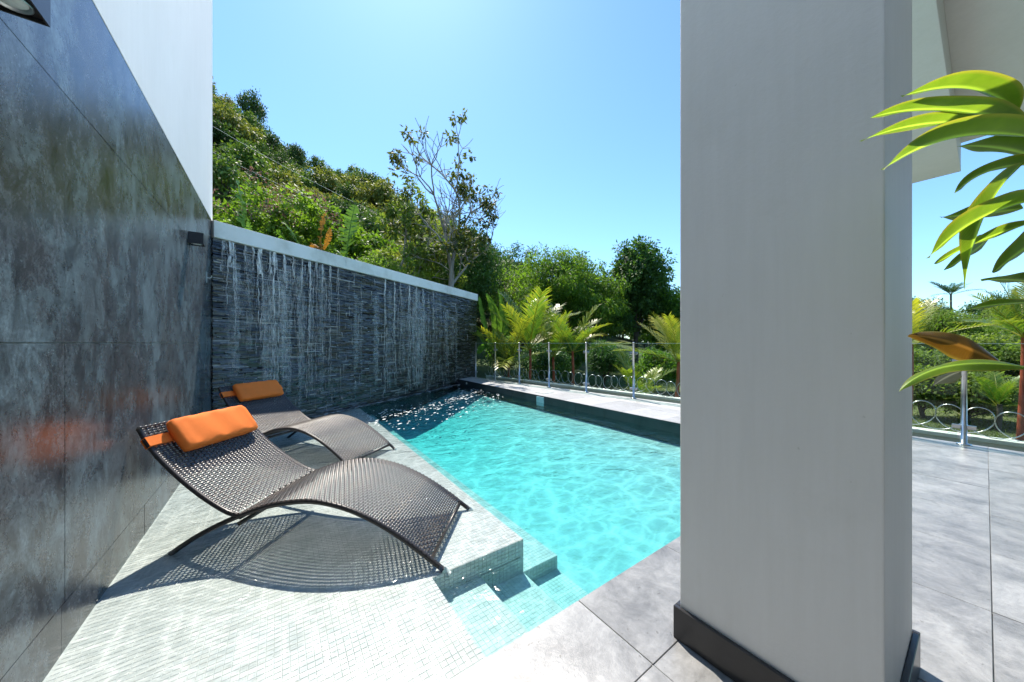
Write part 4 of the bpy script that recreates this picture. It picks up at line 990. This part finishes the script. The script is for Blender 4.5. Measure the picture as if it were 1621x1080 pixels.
# ------------------------------------------------------------------ ginger plant in the foreground
def gingermat(name, dark, light, trans, tf):
    m, nt, n, l, p = nmat(name)
    co = n.new('ShaderNodeAttribute'); co.attribute_name = 'blade'
    wv = n.new('ShaderNodeTexWave'); wv.bands_direction = 'X'; wv.inputs['Scale'].default_value = 9; wv.inputs['Distortion'].default_value = 1.5; wv.inputs['Detail'].default_value = 2
    l.new(co.outputs['Vector'], wv.inputs['Vector'])
    t = noise(n, l, 14, 4, .6, pos(n))
    r_ = ramp(n, [(.25, dark), (.75, light)]); l.new(t.outputs['Fac'], r_.inputs['Fac'])
    c_ = rgbmix(n, l, .32, r_.outputs['Color'], wv.outputs['Color'], 'MULTIPLY')
    sy = n.new('ShaderNodeSeparateXYZ'); l.new(co.outputs['Vector'], sy.inputs[0])
    ab = n.new('ShaderNodeMath'); ab.operation = 'ABSOLUTE'; l.new(sy.outputs['Y'], ab.inputs[0])
    rib = ramp(n, [(.0, (1,1,1)), (.0045, (.8,.8,.8)), (.009, (0,0,0))]); l.new(ab.outputs[0], rib.inputs['Fac'])
    c_ = rgbmix(n, l, rib.outputs['Color'], c_, tuple(min(1, q*1.7+.03) for q in light))
    edge = ramp(n, [(.040, (0,0,0)), (.049, (.7,.7,.7))]); l.new(ab.outputs[0], edge.inputs['Fac'])
    c_ = rgbmix(n, l, edge.outputs['Color'], c_, (.30,.27,.06))
    l.new(c_, p.inputs['Base Color']); p.inputs['Roughness'].default_value = .38; p.inputs['Specular IOR Level'].default_value = .5
    tr = n.new('ShaderNodeBsdfTranslucent'); l.new(rgbmix(n, l, 1.0, c_, trans, 'MULTIPLY'), tr.inputs['Color'])
    mx = n.new('ShaderNodeMixShader'); mx.inputs[0].default_value = tf
    l.new(p.outputs[0], mx.inputs[1]); l.new(tr.outputs[0], mx.inputs[2]); l.new(mx.outputs[0], n['Material Output'].inputs['Surface'])
    bump(n, l, wv.outputs['Fac'], .12, .003, p)
    return m
M['ginger'] = gingermat('ginger_leaf', (.10,.20,.02), (.19,.31,.035), (2.0,1.9,.8), .5)
M['gingerbrown'] = gingermat('ginger_leaf_brown', (.12,.085,.015), (.24,.12,.02), (1.4,1.2,.6), .35)
M['gingerpale'] = gingermat('ginger_leaf_pale', (.30,.30,.20), (.45,.42,.30), (1.3,1.2,.9), .4)
gin = empty('ginger_plant', (1.16, -.27, ZD)); tag(gin, 'ginger plant with long arching green leaves reaching in front of the pillar', 'plant')
GO = np.array((1.16, -.27, ZD))
defs = [  # base px, mid px, tip px, width px, depth at base/mid/tip, roll, material
 ((1612,178),(1535,140),(1427,153),40,(.98,.95,.92),.5,'ginger'),
 ((1640,200),(1500,174),(1377,187),34,(1.0,.95,.90),.35,'ginger'),
 ((1640,205),(1490,194),(1362,224),27,(1.06,1.02,.98),-.5,'ginger'),
 ((1660,222),(1520,216),(1397,269),46,(.92,.88,.84),.55,'ginger'),
 ((1660,258),(1590,236),(1515,232),40,(1.06,1.06,1.06),-.4,'ginger'),
 ((1660,262),(1575,268),(1511,306),24,(1.04,1.02,1.0),.3,'ginger'),
 ((1618,258),(1556,345),(1527,458),34,(.94,.90,.90),.9,'ginger'),
 ((1660,312),(1555,344),(1469,409),36,(.90,.87,.85),.5,'ginger'),
 ((1660,345),(1560,378),(1480,418),16,(.94,.92,.90),.2,'ginger'),
 ((1620,330),(1560,338),(1489,344),36,(1.10,1.10,1.10),-.6,'ginger'),
 ((1665,372),(1625,392),(1572,432),34,(1.0,.98,.96),.2,'ginger'),
 ((1570,372),(1545,395),(1494,428),20,(1.08,1.06,1.04),.3,'ginger'),
 ((1670,452),(1610,444),(1553,444),22,(1.0,.98,.96),-.1,'ginger'),
 ((1670,482),(1590,481),(1520,494),14,(1.0,1.0,1.0),-.5,'ginger'),
 ((1597,583),(1515,545),(1438,531),46,(.98,.97,.97),.7,'gingerbrown'),
 ((1650,585),(1510,578),(1423,620),24,(.92,.90,.89),-.3,'ginger'),
 ((1522,588),(1500,596),(1475,612),22,(1.08,1.08,1.08),.2,'gingerpale'),
 ((1690,340),(1680,300),(1650,260),40,(1.0,.98,.96),.3,'ginger'),
 ((1675,180),(1790,150),(1900,215),36,(1.0,1.02,1.05),.3,'ginger'),
 ((1679,228),(1796,200),(1860,270),36,(1.0,1.02,1.05),.3,'ginger'),
 ((1683,276),(1802,250),(1820,325),36,(1.0,1.02,1.05),.3,'ginger'),
 ((1687,324),(1808,300),(1900,380),36,(1.0,1.02,1.05),.3,'ginger'),
 ((1691,372),(1814,350),(1860,435),36,(1.0,1.02,1.05),.3,'ginger'),
 ((1695,420),(1820,400),(1820,490),36,(1.0,1.02,1.05),.3,'ginger'),
 ((1699,468),(1826,450),(1900,545),36,(1.0,1.02,1.05),.3,'ginger'),
 ((1703,516),(1832,500),(1860,600),36,(1.0,1.02,1.05),.3,'ginger'),
]
r = np.random.default_rng(77)
for (b_, m1, t_, wpx, ds, roll, mt) in defs:
    ds = [q*.61 for q in ds]
    pb, pm, pt = (np.array(at(q[0], q[1], e))-GO for q, e in zip((b_, m1, t_), ds))
    n_ = 26; tt = np.linspace(0, 1, n_)[:, None]; c = 2*pm-.5*(pb+pt)
    P = (1-tt)**2*pb+2*tt*(1-tt)*c+tt*tt*pt
    T = np.gradient(P, axis=0); T /= np.linalg.norm(T, axis=1)[:, None]
    m_ = MB(); rows = []
    for k in range(n_):
        t = k/(n_-1); pr = max(.02, (math.sin(math.pi*t**.9)**.95)) if 0 < t < 1 else .02
        view = GO+P[k]-np.array((0,0,CAMH)); view /= np.linalg.norm(view); s_ = np.cross(T[k], view); s_ /= np.linalg.norm(s_); dp = np.cross(s_, T[k])
        ro = (1.0 if pt[2]+ZD > 1.25 else -.75)+roll*.25; wx = s_*math.cos(ro)+dp*math.sin(ro); nn = np.cross(wx, T[k]); wd_ = wpx*.74*ds[1]/F/2*pr/max(.5, math.cos(ro))
        wav = .004*math.sin(t*11+roll*5)
        rows.append([P[k]+wx*wd_*u+nn*(abs(u)**1.4*wd_*.38+wav*.6*u*abs(u)) for u in (-1,-.66,-.33,0,.33,.66,1)])
    m_.grid(np.array(rows)); o_ = m_.build('leaf', M[mt], gin, smooth=True)
    bl = o_.data.attributes.new('blade', 'FLOAT_VECTOR', 'POINT'); bl.data.foreach_set('vector', np.array([[(k/(n_-1))*2.2+abs(u)*.35, u*.05, 0] for k in range(n_) for u in (-1,-.66,-.33,0,.33,.66,1)]).ravel())
    if mt == 'gingerbrown': o_['label'] = 'browning orange leaf low on the plant'
    if mt == 'gingerpale': o_['label'] = 'withered pale leaf'
mst = basic('ginger_stem', [(.08,.13,.02), (.14,.19,.04)], 8, .45)
for (xx, yt, dd) in [(q_[0], q_[1], q_[2]*.61) for q_ in ((1648,170,1.02),(1668,200,.98),(1690,330,1.04),(1672,440,.99))]:
    tp = np.array(at(xx, yt, dd))-GO; bs_ = np.array((r.normal(0, .05), r.normal(0, .05), .25))
    m_ = MB(); m_.tube([bs_, bs_*.5+tp*.5+np.array((.03,-.04,.0)), tp], [.010,.009,.005], 8); m_.build('stem', mst, gin, smooth=True)
for (x0_, y0_, d0_, x1_, y1_, d1_) in ((1592,582,.598,1690,600,.61),(1650,585,.561,1690,600,.61)):
    p_, q_ = np.array(at(x0_, y0_, d0_))-GO, np.array(at(x1_, y1_, d1_))-GO
    m_ = MB(); m_.tube([p_, (p_+q_)/2+np.array((0,0,.01)), q_], .004, 6); m_.build('stem', mst, gin, smooth=True)
pot = empty('plant_pot', (1.16, -.27, ZD)); tag(pot, 'round dark pot holding the ginger plant beside the pillar', 'pot')
m_ = MB(); m_.lathe([(0,.001),(.13,.001),(.17,.30),(.185,.30),(.185,.33),(.165,.33),(.16,.29)], (0,0,0), 28); m_.build('pot_body', M['skirt'], pot, smooth=True)
m_ = MB(); m_.lathe([(0,.285),(.159,.28)], (0,0,0), 24); m_.build('soil', M['darkbark'], pot)
